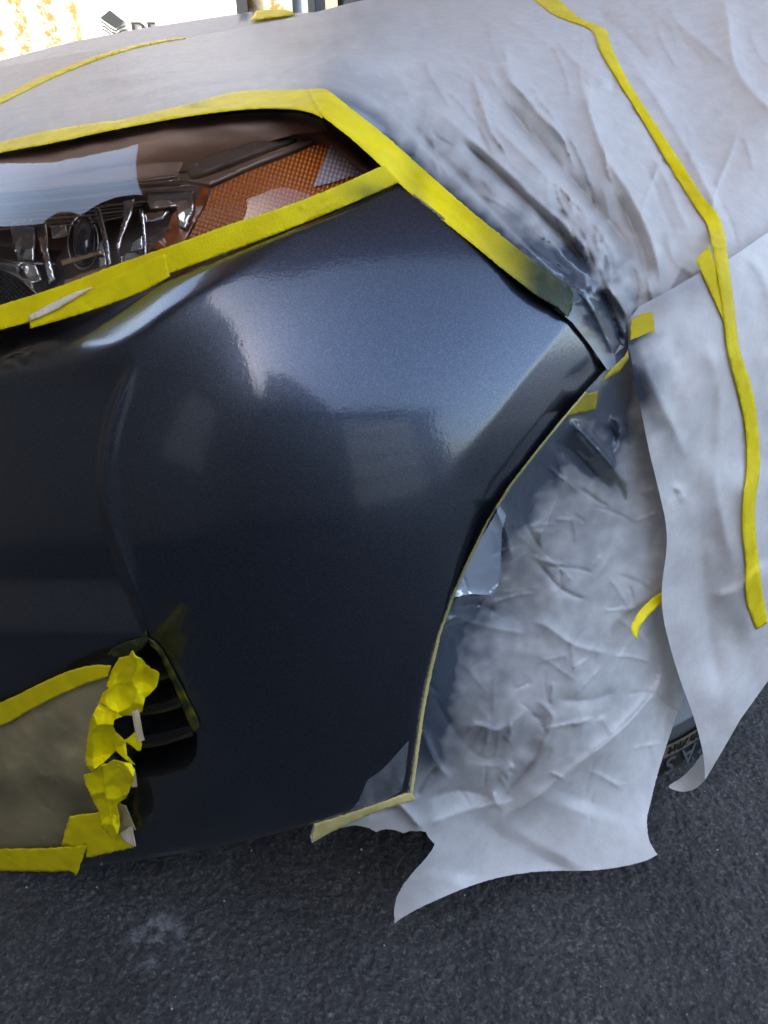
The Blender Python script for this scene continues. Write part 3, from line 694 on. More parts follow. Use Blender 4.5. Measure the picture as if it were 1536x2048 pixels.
# faded tape line on the hood and far tape
strip('masking_tape', [(-200, 290), (0, 193), (60, 163), (120, 138), (190, 112), (260, 92), (320, 80), (371, 74)], [(-200, 310), (0, 208), (60, 178), (120, 150), (190, 122), (260, 100), (320, 86), (372, 77)], hood_surf, hood_disp, .0052,
      'thin pale yellow tape line crossing the hood paper at upper left', G1, mt='tape')
strip('masking_tape', [(512, 22), (545, 18), (575, 20), (588, 26)], [(500, 42), (540, 36), (570, 32), (590, 29)], far_surf, None, .012, 'short yellow tape on the far hood edge', G1)
# yellow rim along the arch and the flap
strip('masking_tape', [(x-2, y) for x, y in ARCH[1:]], [(x+(3 if y < 1300 else 6), y+1) for x, y in ARCH[1:]], arch_surf, None, .006,
      'thin pale tape edge following the wheel arch from the seam down to the torn flap', G1, lambda x, y: np.clip(.12+.5*np.exp(-((y-1050)/260)**2), 0, .8), sm=False, mt='paletape')
strip('masking_tape', [(824, 1584), (812, 1586), (760, 1606), (700, 1626), (628, 1648)], [(830, 1600), (818, 1604), (765, 1620), (705, 1644), (622, 1684)], arch_surf, None, .006,
      'pale cream tape along the lower bumper edge of the torn paper flap', G1, lambda x, y: .12+.15*noise(x/25, y/25, 4), sm=False, mt='paletape', jag=.6)
strip('masking_tape', [(1225, 735), (1250, 712), (1256, 700)], [(1200, 766), (1240, 742), (1258, 716)], arch_surf, None, .014, 'small olive tape corner where seam meets wheel arch', G1, lambda x, y: .55+0*x, sm=False)
strip('masking_tape', [(1128, 838), (1166, 790), (1197, 781)], [(1136, 832), (1160, 826), (1192, 820)], arch_surf, arch_disp, .006, 'greenish tape patch at the top of the wheel arch', G1, lambda x, y: .6+0*x, sm=False)

# ------------------------------------------------------------------ vent, grille paper, crumpled tape
deep = lambda dt: (lambda px, py: body_surf(px, py)+dt)
vp = VENT
rimring = pos(vp[:, 0], vp[:, 1], body_surf(vp[:, 0], vp[:, 1])); 
rr = sheet_pos(body_surf, body_disp, vp[:, 0], vp[:, 1], .001)
cen = rr.mean(0); back = cen+(rr-cen)*.82+A([.01, .065, -.01])
cavity = loft('air_vent', [cen+(rr-cen)*1.012+A([0, -.0008, 0]), cen+(rr-cen)*.99, cen+(rr-cen)*.94+A([.002, .012, -.002]), back, back*.0+back.mean(0)], M['dark'], car, closed=True)
for k, (ya, yb, xr) in enumerate([(1358, 1346, 352), (1424, 1408, 374), (1490, 1470, 386)]):
    L = A([(215, ya+10), (270, ya+6), (320, ya), (xr, yb)]); L = catmull(L, 4)
    f = pos(L[:, 0], L[:, 1], body_surf(L[:, 0], L[:, 1])+.016); b2 = f+A([0, .035, .012]); f2 = f+A([0, .001, -.003])
    loft('slat', [b2, f+A([0, .0015, .0022]), f+A([0, .0, .0008]), f2+A([0, 0, -.001]), b2+A([0, 0, -.006])], M['slat'], cavity)
grille_paper = patch('grille_masking_paper', [(-450, 1600), (-200, 1520), (0, 1446), (60, 1412), (120, 1388), (180, 1362), (228, 1344), (262, 1330), (240, 1400), (205, 1500), (215, 1580), (240, 1600), (270, 1690), (230, 1700), (150, 1708), (0, 1716), (-450, 1740)],
                     deep(-.012), M['brownpaper'], 6, lambda x, y: crumple(x, y, 100, 50)*.006+crumple(x-.5*y, y, 42, 51)*.0025+fbm(x/120, y/120, 3)*.003, 0,
                     spray=lambda x, y: np.clip(.25+.5*noise(x/110, y/90, 60), 0, .8))
tag(grille_paper, 'dirty olive brown masking paper taped over the lower grille opening', 'masking paper')
strip('masking_tape', [(-450, 1560), (-200, 1480), (0, 1405), (70, 1372), (130, 1345), (180, 1331), (222, 1331)], [(-450, 1605), (-200, 1525), (0, 1452), (60, 1420), (115, 1392), (170, 1368), (215, 1354)], deep(-.014), None, .0035,
      'yellow tape strip along the top of the olive grille paper', G1, lambda x, y: .12+0*x, extra=.0012)
strip('masking_tape', [(-450, 1716), (-200, 1706), (0, 1698), (90, 1697), (174, 1690)], [(-450, 1768), (-200, 1756), (0, 1742), (90, 1744), (140, 1742), (152, 1752), (158, 1738), (166, 1716)], deep(-.016), None, .004,
      'yellow tape strip along the bottom of the olive grille paper', G1, extra=.0012, sm=False, jag=.6)
strip('masking_tape', [(138, 1633), (170, 1628), (204, 1624), (230, 1650), (268, 1692)], [(122, 1692), (150, 1694), (174, 1690), (172, 1716), (220, 1706), (268, 1694)], deep(-.017), None, .004,
      'torn square of yellow tape at the lower corner of the grille paper', G1, extra=.003, sm=False, jag=.7)
crum = empty('crumpled_tape', tuple(pos(A([240]), A([1480]), A([.64]))[0]))
tag(crum, 'bunched crumpled bright yellow tape peeling beside the black air vent', 'masking tape', G1)
def cpatch(name, pts, t0, amp, seed, mt='tape_lit', sm=False, tilt=(0, 0), c=38):
    cx, cy = A(pts).mean(0)
    sf = lambda x, y: body_surf(x, y)+t0+(x-cx)*tilt[0]+(y-cy)*tilt[1]
    dsp = lambda x, y: facet(x*.8+y*.5, y*.75-x*.4, c*1.15, seed)*amp*3.0-facet(x, y*.8, c*.75, seed+3)*amp*1.0
    return patch(name, catmull(pts, 3, True) if sm else pts, sf, M[mt], 2.6, dsp, 0, parent=crum, spray=lambda x, y: 0*x, jag=.35, thick=.0003)
cpatch('tape_fold', [(222, 1342), (238, 1316), (262, 1310), (268, 1330), (258, 1362), (230, 1385), (212, 1372)], -.018, .003, 60)
cpatch('tape_fold', [(264, 1300), (270, 1310), (284, 1318), (290, 1327), (302, 1338), (312, 1341), (319, 1347), (316, 1362), (312, 1375), (300, 1388), (290, 1396), (284, 1424), (262, 1432), (246, 1431), (222, 1418), (197, 1405), (205, 1386), (222, 1374), (236, 1348), (250, 1325)], -.036, .010, 61, tilt=(-.00004, .00002))
cpatch('tape_fold', [(197, 1408), (222, 1418), (246, 1432), (228, 1440), (226, 1452), (232, 1466), (245, 1476), (248, 1482), (234, 1500), (210, 1522), (182, 1544), (172, 1530), (170, 1514), (174, 1480), (180, 1440)], -.028, .010, 63)
cpatch('tape_fold', [(248, 1478), (252, 1490), (254, 1510), (270, 1530), (264, 1528), (240, 1523), (206, 1528), (182, 1546), (166, 1550), (172, 1572), (188, 1606), (198, 1624), (200, 1638), (206, 1650), (222, 1676), (236, 1668), (240, 1650), (238, 1634), (232, 1610), (252, 1596), (262, 1568), (268, 1545), (262, 1528), (228, 1500)], -.033, .011, 64)
cpatch('tape_fold', [(206, 1532), (226, 1520), (262, 1526), (270, 1540), (266, 1560), (256, 1588), (232, 1610), (222, 1640), (214, 1610), (208, 1580)], -.043, .009, 66)
cpatch('tape_fold', [(246, 1482), (262, 1472), (268, 1464), (284, 1486), (282, 1500), (276, 1502), (266, 1494)], -.036, .004, 67)
cpatch('tape_fold', [(226, 1610), (232, 1606), (238, 1632), (236, 1660), (226, 1682), (214, 1668), (200, 1650)], -.040, .007, 68)
def tube(name, pts, w, t0, mt='tapeback', turns=.62):
    """curled-back tape: part of a roll round the line pts"""
    L = catmull(pts, 4); d = np.gradient(L, axis=0); n = np.stack([-d[:, 1], d[:, 0]], 1); n /= np.linalg.norm(n, axis=1)[:, None]
    rings = []
    for k in range(11):
        a = -math.pi/2+k/10*2*math.pi*turns; c = L+n*w*math.cos(a)
        tt = body_surf(c[:, 0], c[:, 1])+t0-w*.0004*math.sin(a)*-1
        rings.append(pos(c[:, 0], c[:, 1], tt))
    return loft(name, rings, M[mt], crum)
tube('curled_edge', [(272, 1420), (276, 1445), (280, 1468), (284, 1482)], 9, -.044)
tube('curled_edge', [(264, 1536), (268, 1554), (270, 1574)], 7, -.040)
cpatch('paper_tab', [(236, 1606), (252, 1612), (272, 1660), (238, 1668), (232, 1640)], -.028, .002, 70, 'brownpaper')
cpatch('curled_edge', [(238, 1666), (264, 1652), (272, 1692), (266, 1694), (246, 1680)], -.034, .003, 71, 'tapeback')
# overspray-greened tape left round the vent
strip('masking_tape', [(296, 1276), (318, 1292), (344, 1336), (372, 1390), (396, 1440), (398, 1455)], [(300, 1292), (316, 1306), (340, 1356), (362, 1408), (384, 1462), (392, 1462)], body_surf, body_disp, .0016,
      'dark olive tape remnant edging the right side of the air vent', G1, lambda x, y: .80+.15*noise(x/20, y/20, 3), extra=.0008)
strip('masking_tape', [(222, 1298), (250, 1284), (284, 1274), (292, 1262), (296, 1280)], [(214, 1310), (236, 1318), (262, 1312), (284, 1296), (294, 1284)], body_surf, body_disp, .002,
      'dark olive tape remnant above the crumpled tape', G1, lambda x, y: .86+.15*noise(x/20, y/20, 3), extra=.0008, sm=False)

# ------------------------------------------------------------------ clear film on lower bumper corner
mf, nf, bf = mat('clear_film'); bf.inputs['Base Color'].default_value = (.9, .93, 1, 1); bf.inputs['Roughness'].default_value = .08; bf.inputs['Coat Weight'].default_value = 1
tr = N(nf, 'ShaderNodeBsdfTransparent'); mx = N(nf, 'ShaderNodeMixShader'); lw = N(nf, 'ShaderNodeLayerWeight'); lw.inputs[0].default_value = .25
f_ = math_(nf, 'MULTIPLY_ADD', lw.outputs['Facing'], .35, .045, clamp=True)
nf.links.new(f_, mx.inputs[0]); nf.links.new(tr.outputs[0], mx.inputs[1]); nf.links.new(bf.outputs[0], mx.inputs[2]); nf.links.new(mx.outputs[0], nf.nodes['Material Output'].inputs[0])
M['film'] = mf
film = patch('clear_film_scrap', [(700, 1622), (718, 1600), (735, 1560), (752, 1548), (768, 1536), (818, 1480), (812, 1540), (804, 1580), (780, 1596)], body_surf, mf, 4, lambda x, y: crumple(x, y, 40, 80)*.010+.006+crumple(x, y, 14, 82)*.002, .001)
tag(film, 'small crumpled scrap of clear plastic film at the lower corner of the bumper', 'plastic film')

M['shiny'] = simple('wet_looking_clear_tape', (.42, .48, .56), .10, metal=.35, coat=1)
gp = patch('clear_tape_patch', [(1000, 1012), (1012, 1030), (1004, 1064), (1002, 1110), (1000, 1160), (986, 1190), (940, 1188), (905, 1196), (920, 1158), (938, 1122), (962, 1078), (984, 1040)], arch_surf, M['shiny'], 3, lambda x, y: arch_disp(x, y)+facet(x, y, 26, 5)*.0012, .0035, jag=.6)
tag(gp, 'shiny bluish clear tape patch along the wheel arch paper edge, reflecting the sky', 'clear tape')
# ------------------------------------------------------------------ headlight
lens_pts = [(-450, 740, .86), (-450, 395, 1.02), (0, 655, .626), (200, 600, .610), (340, 556, .606), (560, 468, .610), (700, 410, .632), (800, 362, .656), (0, 305, .82), (220, 262, .78), (430, 228, .752), (600, 222, .73), (650, 236, .715), (755, 322, .675), (0, 480, .665), (300, 400, .645), (550, 330, .652)]
lens_surf = TPS(lens_pts, 2e-5)
low_edge = [(x, y) for x, y in LAMPLOW]
lens_out = [(-450, 750), (-200, 706), (0, 662), (60, 646), (200, 604), (340, 555), (450, 513), (560, 469), (680, 418), (802, 366)]+[(755, 322), (690, 264), (650, 236), (600, 224), (520, 222), (430, 229), (330, 242), (220, 263), (120, 281), (0, 306), (-200, 346), (-450, 394)]
def back_s(dt): return lambda px, py: lens_surf(px, py)+dt
def house_s(px, py):
    d, _, _ = pdist(px, py, LAMPTOP); return lens_surf(px, py)+.012+.073*sstep(20, 130, d)
headlight = patch('headlight', [(x, y+(6 if y > 360 else -6)) for x, y in lens_out], house_s, M['bezel'], 12, lambda x, y: .004*np.sin((y+.25*x)/9)*sstep(420, 380, y)*0, 0, parent=car, thick=.002)
M['palebezel'] = simple('lightened_bezel', (.62, .42, .33), .35, coat=.3)  # lighter copy of the bezel colour, brightening the shaded lamp top
UB = [(-450, 396), (-200, 348), (0, 308), (120, 283), (220, 265), (330, 244), (430, 231), (520, 225), (600, 226), (645, 240), (655, 262), (590, 268), (520, 288), (440, 318), (385, 340), (300, 345), (200, 352), (0, 372), (-450, 470)]
patch('upper_bezel', UB, house_s, M['palebezel'], 10, lambda x, y: .0015*noise(x/70, y/25, 9), .004, parent=headlight)
# rim of black rubber/plastic around the lens
rim_panel('lamp_seal', LAMPTOP, -14, 7, lens_surf, M['gap'], -.004, headlight)
ml, nl, bl = mat('headlight_lens')
tr = N(nl, 'ShaderNodeBsdfTransparent'); tr.inputs[0].default_value = (.93, .93, .92, 1); gl = N(nl, 'ShaderNodeBsdfGlossy'); gl.inputs['Roughness'].default_value = .015
fr = N(nl, 'ShaderNodeFresnel'); fr.inputs[0].default_value = 1.62; mx = N(nl, 'ShaderNodeMixShader')
nl.links.new(fr.outputs[0], mx.inputs[0]); nl.links.new(tr.outputs[0], mx.inputs[1]); nl.links.new(gl.outputs[0], mx.inputs[2]); nl.links.new(mx.outputs[0], nl.nodes['Material Output'].inputs[0])
lens = patch('lens', lens_out, lens_surf, ml, 8, lambda x, y: .0015*noise(x/220, y/120, 5), 0, parent=headlight)
# amber side reflector
ma, na, ba = mat('amber_reflector')
ba.inputs['Roughness'].default_value = .25; ba.inputs['Coat Weight'].default_value = .6
at = N(na, 'ShaderNodeAttribute', attribute_name='grain')
rr_ = ramp(na, at.outputs['Fac'], [(.0, (.16, .025, .002)), (.45, (.75, .17, .006)), (1., (1., .55, .12))])
na.links.new(rr_.outputs[0], ba.inputs['Base Color'])
def prism(px, py):
    a = ((px*.96+py*.28)/8.2) % 1; b = ((py*.96-px*.28)/9.0) % 1
    return np.clip(1-2.1*np.abs(a-.5), 0, 1)*.9*np.clip(1.35-2.3*np.abs(b-.5), 0, 1)+.06
amber_out = [(424, 377), (500, 342), (585, 310), (655, 279), (690, 308), (730, 342), (738, 356), (600, 420), (500, 455), (382, 484), (372, 490), (395, 440), (412, 410)]
amber = patch('amber_reflector', amber_out, back_s(.022), ma, 2.0, lambda x, y: prism(x, y)*.0018, 0, parent=headlight, grain=prism)
mc, nc, bc = mat('clear_reflector'); bc.inputs['Roughness'].default_value = .2  # white-lavender reflection in the lens, painted as a pale patch behind it
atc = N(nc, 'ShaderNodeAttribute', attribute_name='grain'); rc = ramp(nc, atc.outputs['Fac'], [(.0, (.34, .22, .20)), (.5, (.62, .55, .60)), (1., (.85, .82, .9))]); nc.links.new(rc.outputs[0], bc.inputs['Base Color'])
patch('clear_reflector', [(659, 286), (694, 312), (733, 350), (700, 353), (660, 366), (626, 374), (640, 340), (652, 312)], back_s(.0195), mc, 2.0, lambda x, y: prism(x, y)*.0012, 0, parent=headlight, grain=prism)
amb2 = patch('amber_reflector', [(404, 366), (420, 372), (408, 410), (380, 462), (366, 488), (330, 500), (300, 500), (330, 470), (345, 430), (360, 410), (392, 402)], back_s(.05), ma, 4, lambda x, y: crumple(x, y, 30, 5)*.004, 0, parent=headlight, grain=lambda x, y: .12+.25*np.clip(noise(x/20, y/20, 2), 0, 1))
# upper grey marker bar
patch('marker_bar', catmull([(378, 350), (380, 332), (440, 305), (520, 280), (590, 254), (630, 250), (640, 262), (600, 275), (520, 303), (440, 333), (400, 348)], 3, True), back_s(.030), M['greybezel'], 6, lambda x, y: .0005*np.sin(x/9), 0, parent=headlight, thick=.004)
patch('trim_strip', [(372, 362), (420, 370), (520, 325), (655, 273), (660, 262), (600, 282), (520, 312), (440, 345), (410, 356)], back_s(.026), M['bezel'], 8, None, 0, parent=headlight, thick=.003)
# chrome light bar
def bar(name, a, b, dt, mt, bulge=.006, par=headlight):
    aa = resample(catmull(a, 4), 6, False); n = len(aa); bb = catmull(b, 4)
    s = np.linspace(0, 1, n); bb = np.stack([np.interp(s, np.linspace(0, 1, len(bb)), bb[:, 0]), np.interp(s, np.linspace(0, 1, len(bb)), bb[:, 1])], 1)
    aa = np.stack([np.interp(s, np.linspace(0, 1, n), aa[:, 0]), np.interp(s, np.linspace(0, 1, n), aa[:, 1])], 1)
    rings = []
    for k in range(9):
        f = k/8; c = aa*(1-f)+bb*f
        rings.append(pos(c[:, 0], c[:, 1], lens_surf(c[:, 0], c[:, 1])+dt-bulge*math.sin(math.pi*f)))
    rings.insert(0, rings[0]+A([0, .02, .004])); rings.append(rings[-1]+A([0, .02, 0]))
    return loft(name, rings, M[mt], par)
bar('light_bar', [(-300, 400), (0, 374), (120, 366), (240, 352), (340, 343), (358, 345)], [(-300, 430), (0, 396), (120, 386), (240, 372), (340, 362), (360, 358)], .028, 'chrome')
bar('light_bar', [(-300, 440), (0, 402), (160, 386), (300, 372), (388, 366)], [(-300, 456), (0, 414), (160, 398), (300, 382), (390, 374)], .040, 'satin', .003)
bar('reflector_ledge', [(-300, 330), (0, 318), (100, 296), (220, 272), (340, 250)], [(-300, 410), (0, 372), (120, 356), (240, 330), (330, 300)], .050, 'satin', .026)
# dark ribbed shelf
for k in range(5):
    y = 424+k*8
    bar('rib', [(-300, y+34), (0, y), (150, y-8), (300-k*14, y-24)], [(-300, y+39), (0, y+5), (150, y-3), (300-k*14, y-19)], .055, 'greybezel' if k % 2 else 'bezel', .004)
# projector lenses
def disc(name, cx, cy, rx, ry, dt, mt, dome=.012, par=headlight, rings=8, seg=40, ring_only=False):
    V = []; F = []
    rr = np.linspace(.78 if ring_only else .02, 1, rings)
    for i, r in enumerate(rr):
        a = np.linspace(0, 2*np.pi, seg, endpoint=False); x = cx+rx*r*np.cos(a); y = cy+ry*r*np.sin(a)
        k = (math.sin((r-.78)/.22*math.pi) if ring_only else math.sqrt(max(0, 1-r*r*.98)))
        V.append(pos(x, y, lens_surf(x, y)+dt-dome*k))
    return loft(name, V, M[mt], par, closed=True)
mg, ng, bgk = mat('projector_glass'); bgk.inputs['Base Color'].default_value = (.02, .025, .035, 1); bgk.inputs['Roughness'].default_value = .03; bgk.inputs['Coat Weight'].default_value = 1; bgk.inputs['Specular IOR Level'].default_value = .9
M['glass'] = mg
disc('projector_lens', 168, 482, 24, 48, .056, 'glass', .02); disc('projector_ring', 166, 484, 34, 60, .058, 'satin', .006, ring_only=True)
# upright faceted chrome fins
def fin(pts, dt, mt='chrome', a=.004, name='chrome_fin', seed=90, c=24):
    return patch(name, pts, back_s(dt), M[mt], 4, lambda x, y: facet(x, y, c*1.5, seed)*a*.5, 0, parent=headlight, thick=.0015)
fin([(20, 440), (62, 436), (70, 470), (66, 520), (84, 560), (60, 566), (40, 530), (28, 500)], .050, 'satin', .010, seed=101, c=16)
fin([(70, 446), (92, 444), (96, 500), (110, 560), (98, 568), (84, 520)], .046, 'chrome', .006, seed=102, c=16)
fin([(100, 452), (132, 448), (134, 470), (104, 476)], .048, 'satin', .004, seed=103, c=14)
fin([(120, 520), (200, 500), (204, 508), (124, 532)], .040, 'bronze', .003, seed=104)
fin([(128, 560), (220, 526), (222, 538), (130, 574)], .040, 'bronze', .003, seed=105)
fin([(188, 414), (198, 412), (206, 440), (216, 480), (222, 530), (214, 534), (206, 490), (198, 450)], .036)
fin([(246, 402), (268, 398), (262, 430), (246, 470), (236, 514), (232, 486), (246, 440)], .040, 'satin', .006)
fin([(288, 426), (336, 422), (324, 440), (292, 446)], .034, 'chrome', .003, seed=95)
fin([(278, 415), (286, 420), (292, 470), (294, 522), (288, 524), (284, 480)], .033)
fin([(262, 484), (284, 470), (286, 500), (258, 506)], .036, 'chrome', .003, seed=97)
fin([(240, 512), (256, 504), (288, 506), (290, 524), (240, 534)], .045, 'satin', .006)
fin([(292, 384), (388, 382), (386, 420), (370, 458), (356, 452), (352, 412), (300, 418)], .046, 'satin', .008, c=18)
fin([(196, 490), (208, 470), (214, 540), (196, 548)], .044, 'satin', .005)
fin([(300, 470), (350, 446), (372, 470), (340, 492), (296, 508)], .052, 'bezel', .008)
bar('wire_guard', [(-300, 470), (0, 530), (40, 555), (80, 590)], [(-300, 474), (0, 534), (38, 558), (76, 594)], .045, 'satin', .002)
bar('lower_trim', [(-300, 480), (0, 516), (60, 520), (110, 524)], [(-300, 490), (0, 528), (60, 530), (110, 532)], .05, 'chrome', .004)
patch('mesh_insert', [(-200, 520), (0, 545), (40, 568), (66, 600), (0, 625), (-200, 690)], back_s(.05), M['dark'], 2.2, lambda x, y: .0016*np.sin(x/1.6)*np.sin(y/1.6), 0, parent=headlight)

# ------------------------------------------------------------------ front wheel
axis0 = Vector((.515, -.857, 0)).normalized(); side = Vector((.857, .515, 0)).normalized(); ca = math.radians(9)
axis = axis0*math.cos(ca)+Vector((0, 0, math.sin(ca))); UPV = Vector((0, 0, math.cos(ca)))-axis0*math.sin(ca)
ax = Vector((.405, .655, .0))+UPV*.30-axis*.105
Rw = .30; Wt = .20
def lathe(name, prof, mt, parent, seg=96):
    rings = []
    for r, w_ in prof:
        a = np.linspace(0, 2*np.pi, seg, endpoint=False)
        rings.append([tuple(ax+axis*w_+side*(r*math.cos(t))+UPV*(r*math.sin(t))) for t in a])
    return loft(name, rings, M[mt], parent, closed=True)
h = Wt/2
wheel = lathe('wheel', [(.02, .02), (.08, .03), (.14, .035), (.19, h-.03), (.205, h-.012), (.208, h-.008), (.2, h-.03), (.19, -h+.02)], 'alloy', car)
tyre = lathe('tyre', [(.205, h-.02), (.212, h-.006), (.230, h-.001), (.252, h), (.272, h-.003), (.284, h-.009), (.289, h-.014), (.291, h-.012), (.296, h-.022), (.299, h-.034), (.300, 0), (.298, -h+.03), (.27, -h), (.21, -h+.01)], 'rubber', wheel)
tyre.data.materials.append(M['band']); tyre.data.materials.append(M['letter'])
def ring_band(r0, r1, w_, mi, k=1):
    V = []; F = []; n = 160
    for i in range(n):
        a = 2*math.pi*i/n
        for r in (r0, r1): V.append(ax+axis*w_+side*(r*math.cos(a))+UPV*(r*math.sin(a)))
    F = [(2*i, 2*i+1, (2*i+3) % (2*n), (2*i+2) % (2*n)) for i in range(n)]
    return V, F, mi
extra = [ring_band(.222, .243, h+.0018, 1)]
def text_on_tyre(s, r, size, a_mid, w_, mi):
    cu = bpy.data.curves.new('lettering', 'FONT'); cu.body = s; cu.size = size; cu.align_x = 'CENTER'; cu.extrude = .0008
    o = bpy.data.objects.new('lettering', cu); sc.collection.objects.link(o); bpy.context.view_layer.update()
    me = bpy.data.meshes.new_from_object(o.evaluated_get(bpy.context.evaluated_depsgraph_get()))
    V = []
    for v in me.vertices:
        # letters stand with their heads to the tread, read clockwise from outside
        rad = r+v.co.y; an = a_mid+(-v.co.x/r)*DIRSGN
        V.append(ax+axis*(w_+v.co.z)+side*(rad*math.cos(an))+UPV*(rad*math.sin(an)))
    F = [tuple(p.vertices) for p in me.polygons]
    bpy.data.objects.remove(o); bpy.data.meshes.remove(me); bpy.data.curves.remove(cu)
    return V, F, mi
DIRSGN = 1
PHI = math.radians(-100)
extra.append(text_on_tyre('V A S V A S', .246, .040, PHI, h+.0022, 2))
extra.append(text_on_tyre('100 XRM  100 XRM', .226, .017, PHI, h+.003, 0))
import bmesh
bm = bmesh.new(); bm.from_mesh(tyre.data); pl = parent_loc(wheel)
for V, F, mi in extra:
    vs = [bm.verts.new(Vector(v)-pl) for v in V]
    for f in F:
        try: fc = bm.faces.new([vs[i] for i in f]); fc.material_index = mi
        except ValueError: pass
bm.to_mesh(tyre.data); bm.free()

# ------------------------------------------------------------------ background building
def stucco():
    m, nt, b = mat('speckled_siding'); n = tex(nt, 26, 5, rough=.7)
    tc = N(nt, 'ShaderNodeTexCoord'); sx = N(nt, 'ShaderNodeSeparateXYZ'); nt.links.new(tc.outputs['Object'], sx.inputs[0])
    wv = math_(nt, 'SINE', math_(nt, 'MULTIPLY', sx.outputs[0], 2*math.pi/.155)); k = math_(nt, 'MULTIPLY_ADD', wv, .09, n.outputs[0])
    r = ramp(nt, k, [(.50, (.62, .54, .38)), (.60, (.30, .16, .05))]); nt.links.new(r.outputs[0], b.inputs['Base Color']); b.inputs['Roughness'].default_value = .9
    bump(nt, b, n.outputs[0], .01); return m
M['stucco'] = stucco(); M['white'] = simple('white_panel', (.8, .79, .76), .6, var=.03); M['sign'] = simple('sign_ink', (.012, .018, .02), .6)
M['post'] = simple('dark_post', (.03, .035, .04), .4); M['bluewin'] = simple('blue_grey_window', (.30, .38, .46), .2); M['tan'] = simple('tan_trim', (.45, .34, .25), .7, var=.1)
bld = empty('building', (0, 5, 0)); tag(bld, 'sunlit speckled building wall beyond the car at the top left', 'building')
def wx(px): return (px-768)/FPX*5/comps(0, 40)[1]
box('wall', -5, wx(160), 5, 5.2, 0, 2.6, M['stucco'], bld)
box('wall', wx(500), wx(586), 5, 5.2, 0, 2.6, M['stucco'], bld)
box('panel', wx(160), wx(478), 4.98, 5.18, 0, 2.6, M['white'], bld)
box('post', wx(478), wx(500), 4.95, 5.18, 0, 2.6, M['post'], bld)
box('window_or_reflector', wx(586), wx(618), 5.03, 5.2, 0, 2.6, M['bluewin'], bld)
box('door_frame', wx(618), wx(632), 4.97, 5.2, 0, 2.6, M['post'], bld)
box('window_or_reflector', wx(632), wx(652), 5.03, 5.2, 0, 2.6, M['bluewin'], bld)
box('wall', wx(652), wx(676), 5, 5.2, 0, 2.6, M['tan'], bld)
box('door', wx(676), 5, 5.02, 5.2, 0, 2.6, M['post'], bld)
# printed sign on the panel
def zpy(py, Y=4.97):
    u, yc, zc = comps(0, py); return CAM_H+zc/yc*Y
sign = empty('wall_sign', (wx(240), 4.97, zpy(50))); tag(sign, 'dark emblem of a rhombus over wavy lines beside letters on the white panel', 'sign')
def wp(pts, Y=4.972): return [(wx(x), Y, zpy(y)) for x, y in pts]
def flat(name, pts, par, mt='sign', th=.004):
    V = wp(pts); n = len(V); V2 = [(x, y-th, z) for x, y, z in V]
    F = [tuple(range(n)), tuple(range(2*n-1, n-1, -1))]+[(i, (i+1) % n, n+(i+1) % n, n+i) for i in range(n)]
    return mesh(name, V+V2, F, M[mt], par, False)
flat('emblem', [(204, 36), (226, 20), (250, 42), (232, 57)], sign)
for k in range(3):
    y = 42+k*7
    top = [(204, y), (212, y+4), (221, y+13), (232, y+18), (242, y+12), (252, y+8)]
    flat('wave_line', top+[(x, yy+3) for x, yy in top[::-1]], sign)
def letter(pts): return flat('letter', pts, sign)
letter([(264, 44), (282, 44), (290, 50), (290, 66), (282, 74), (264, 74), (264, 69), (280, 69), (284, 64), (284, 53), (280, 49), (270, 49), (270, 69), (264, 69)])
letter([(296, 44), (312, 44), (312, 49), (302, 49), (302, 56), (310, 56), (310, 61), (302, 61), (302, 69), (312, 69), (312, 74), (296, 74)])

def prism_box(name, poly, axis_, a, b, mt, par):
    f = (lambda p, k: (p[0], p[1], k)) if axis_ == 'z' else (lambda p, k: (p[0], k, p[1]))
    n = len(poly); V = [f(p, a) for p in poly]+[f(p, b) for p in poly]
    F = [tuple(range(n)), tuple(range(2*n-1, n-1, -1))]+[(i, (i+1) % n, n+(i+1) % n, n+i) for i in range(n)]
    o = mesh(name, V, F, mt, par, False)
    bmm = bmesh.new(); bmm.from_mesh(o.data); bmesh.ops.recalc_face_normals(bmm, faces=bmm.faces); bmm.to_mesh(o.data); bmm.free()
    return o
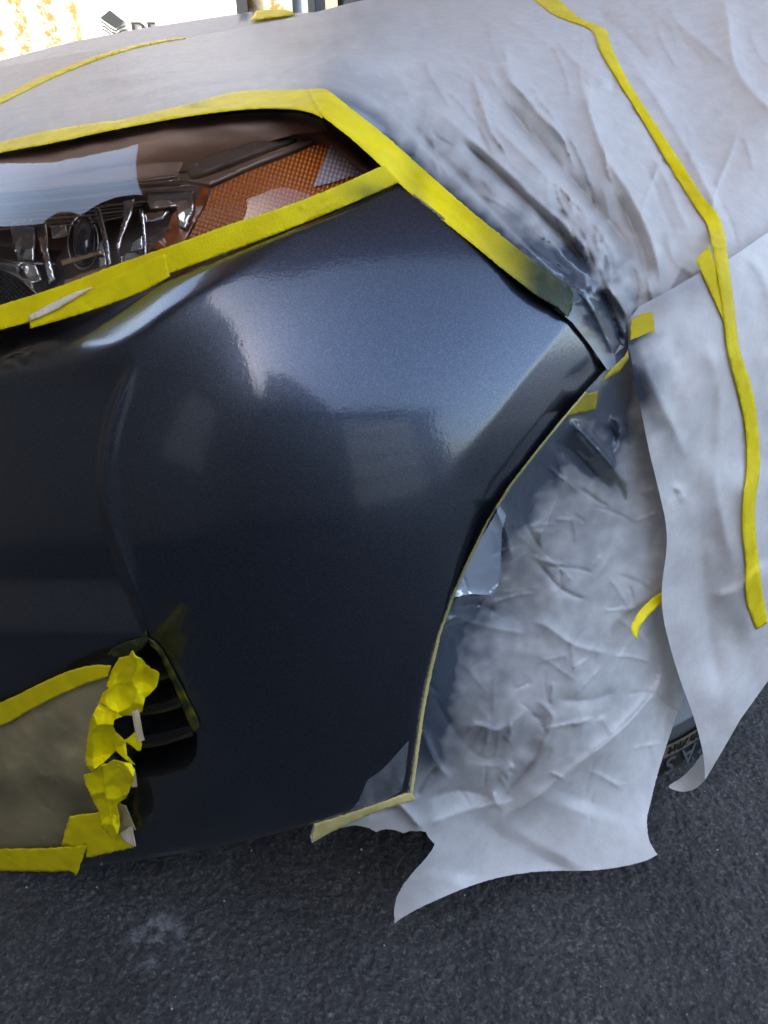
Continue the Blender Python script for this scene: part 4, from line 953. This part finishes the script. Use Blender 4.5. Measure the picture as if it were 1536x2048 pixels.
# loose grit on the asphalt
V = []; F = []; rg = random.Random(11)
for i in range(170):
    x = rg.uniform(-.6, .85); y = rg.uniform(.3, 1.05); r = rg.uniform(.0007, .0017); b0 = len(V)
    for k in range(5):
        a = k*1.257+rg.uniform(-.3, .3); V.append((x+r*math.cos(a)*rg.uniform(.7, 1.2), y+r*math.sin(a)*rg.uniform(.7, 1.2), .0005))
    V.append((x, y, .0015+r*rg.uniform(.8, 1.4))); F += [(b0+k, b0+(k+1) % 5, b0+5) for k in range(5)]
M['grit'] = simple('pale_grit', (.42, .40, .37), .8, bumpscale=400, var=.4)
tag(mesh('grit', V, F, M['grit'], None, False), 'tiny pale grit scattered over the dark asphalt', 'grit', kind='stuff')
# ------------------------------------------------------------------ unseen blocks outside the frame, placed to shade the car and show in its paint
M['brownwall'] = simple('brown_wall', (.19, .15, .12), .8, var=.3, bumpscale=20)
M['beige0'] = simple('pale_reflect_panel', (.55, .48, .38), .6)  # for a pale panel and strip added only to reflect in the bumper
M['soffit'] = simple('tan_soffit', (.55, .33, .22), .7, var=.1)
sh = empty('sun_blocker', (-2.2, 0, 0)); box('wall', -2.6, -1.9, -4.6, 1.9, 0, 4.6, M['brownwall'], sh); box('window_or_reflector', -1.9, -1.87, -1.5, -.7, .9, 2.0, M['beige0'], sh); box('reflect_strip', -1.87, -1.85, -1.56, -.64, .82, .9, M['beige0'], sh); prism_box('roof', [(-1.9, .20), (3.0, 1.25), (3.0, 3.8), (-1.9, 3.8)], 'z', 2.5, 2.62, M['soffit'], sh); tag(sh, 'unseen brown wall and tan roof placed at left to shade the car', 'building')  # unseen wall and roof block the sun; pale panel added for its reflection
M['beige'] = simple('beige_siding', (.82, .74, .63), .7, var=.06)
M['brownwall2'] = simple('grey_brown_wall', (.22, .20, .185), .8, var=.2)
M['roof'] = simple('dark_roof', (.05, .05, .055), .8)
gar = empty('garage', (3.4, -4.2, 0)); tag(gar, 'beige garage with panel door behind the photographer', 'building')
box('wall', -1.9, 7, -4.6, -4.2, 0, 3.6, M['brownwall2'], gar); box('roof', -1.9, 7.3, -5.4, -3.9, 3.6, 3.75, M['roof'], gar)
prism_box('sky_blocker', [(-1.9, 0), (1.75, 0), (1.75, 3.7), (-.6, 6.6), (-1.9, 7.2)], 'y', -4.59, -4.15, M['brownwall2'], gar)  # unseen tall wedge added to keep bright sky out of the bumper reflection
for k in range(4): box('door_panel', 1.9, 5.2, -4.19, -4.14, .02+k*.84, .76+k*.84, M['beige'], gar)

print('objects', len(bpy.data.objects))
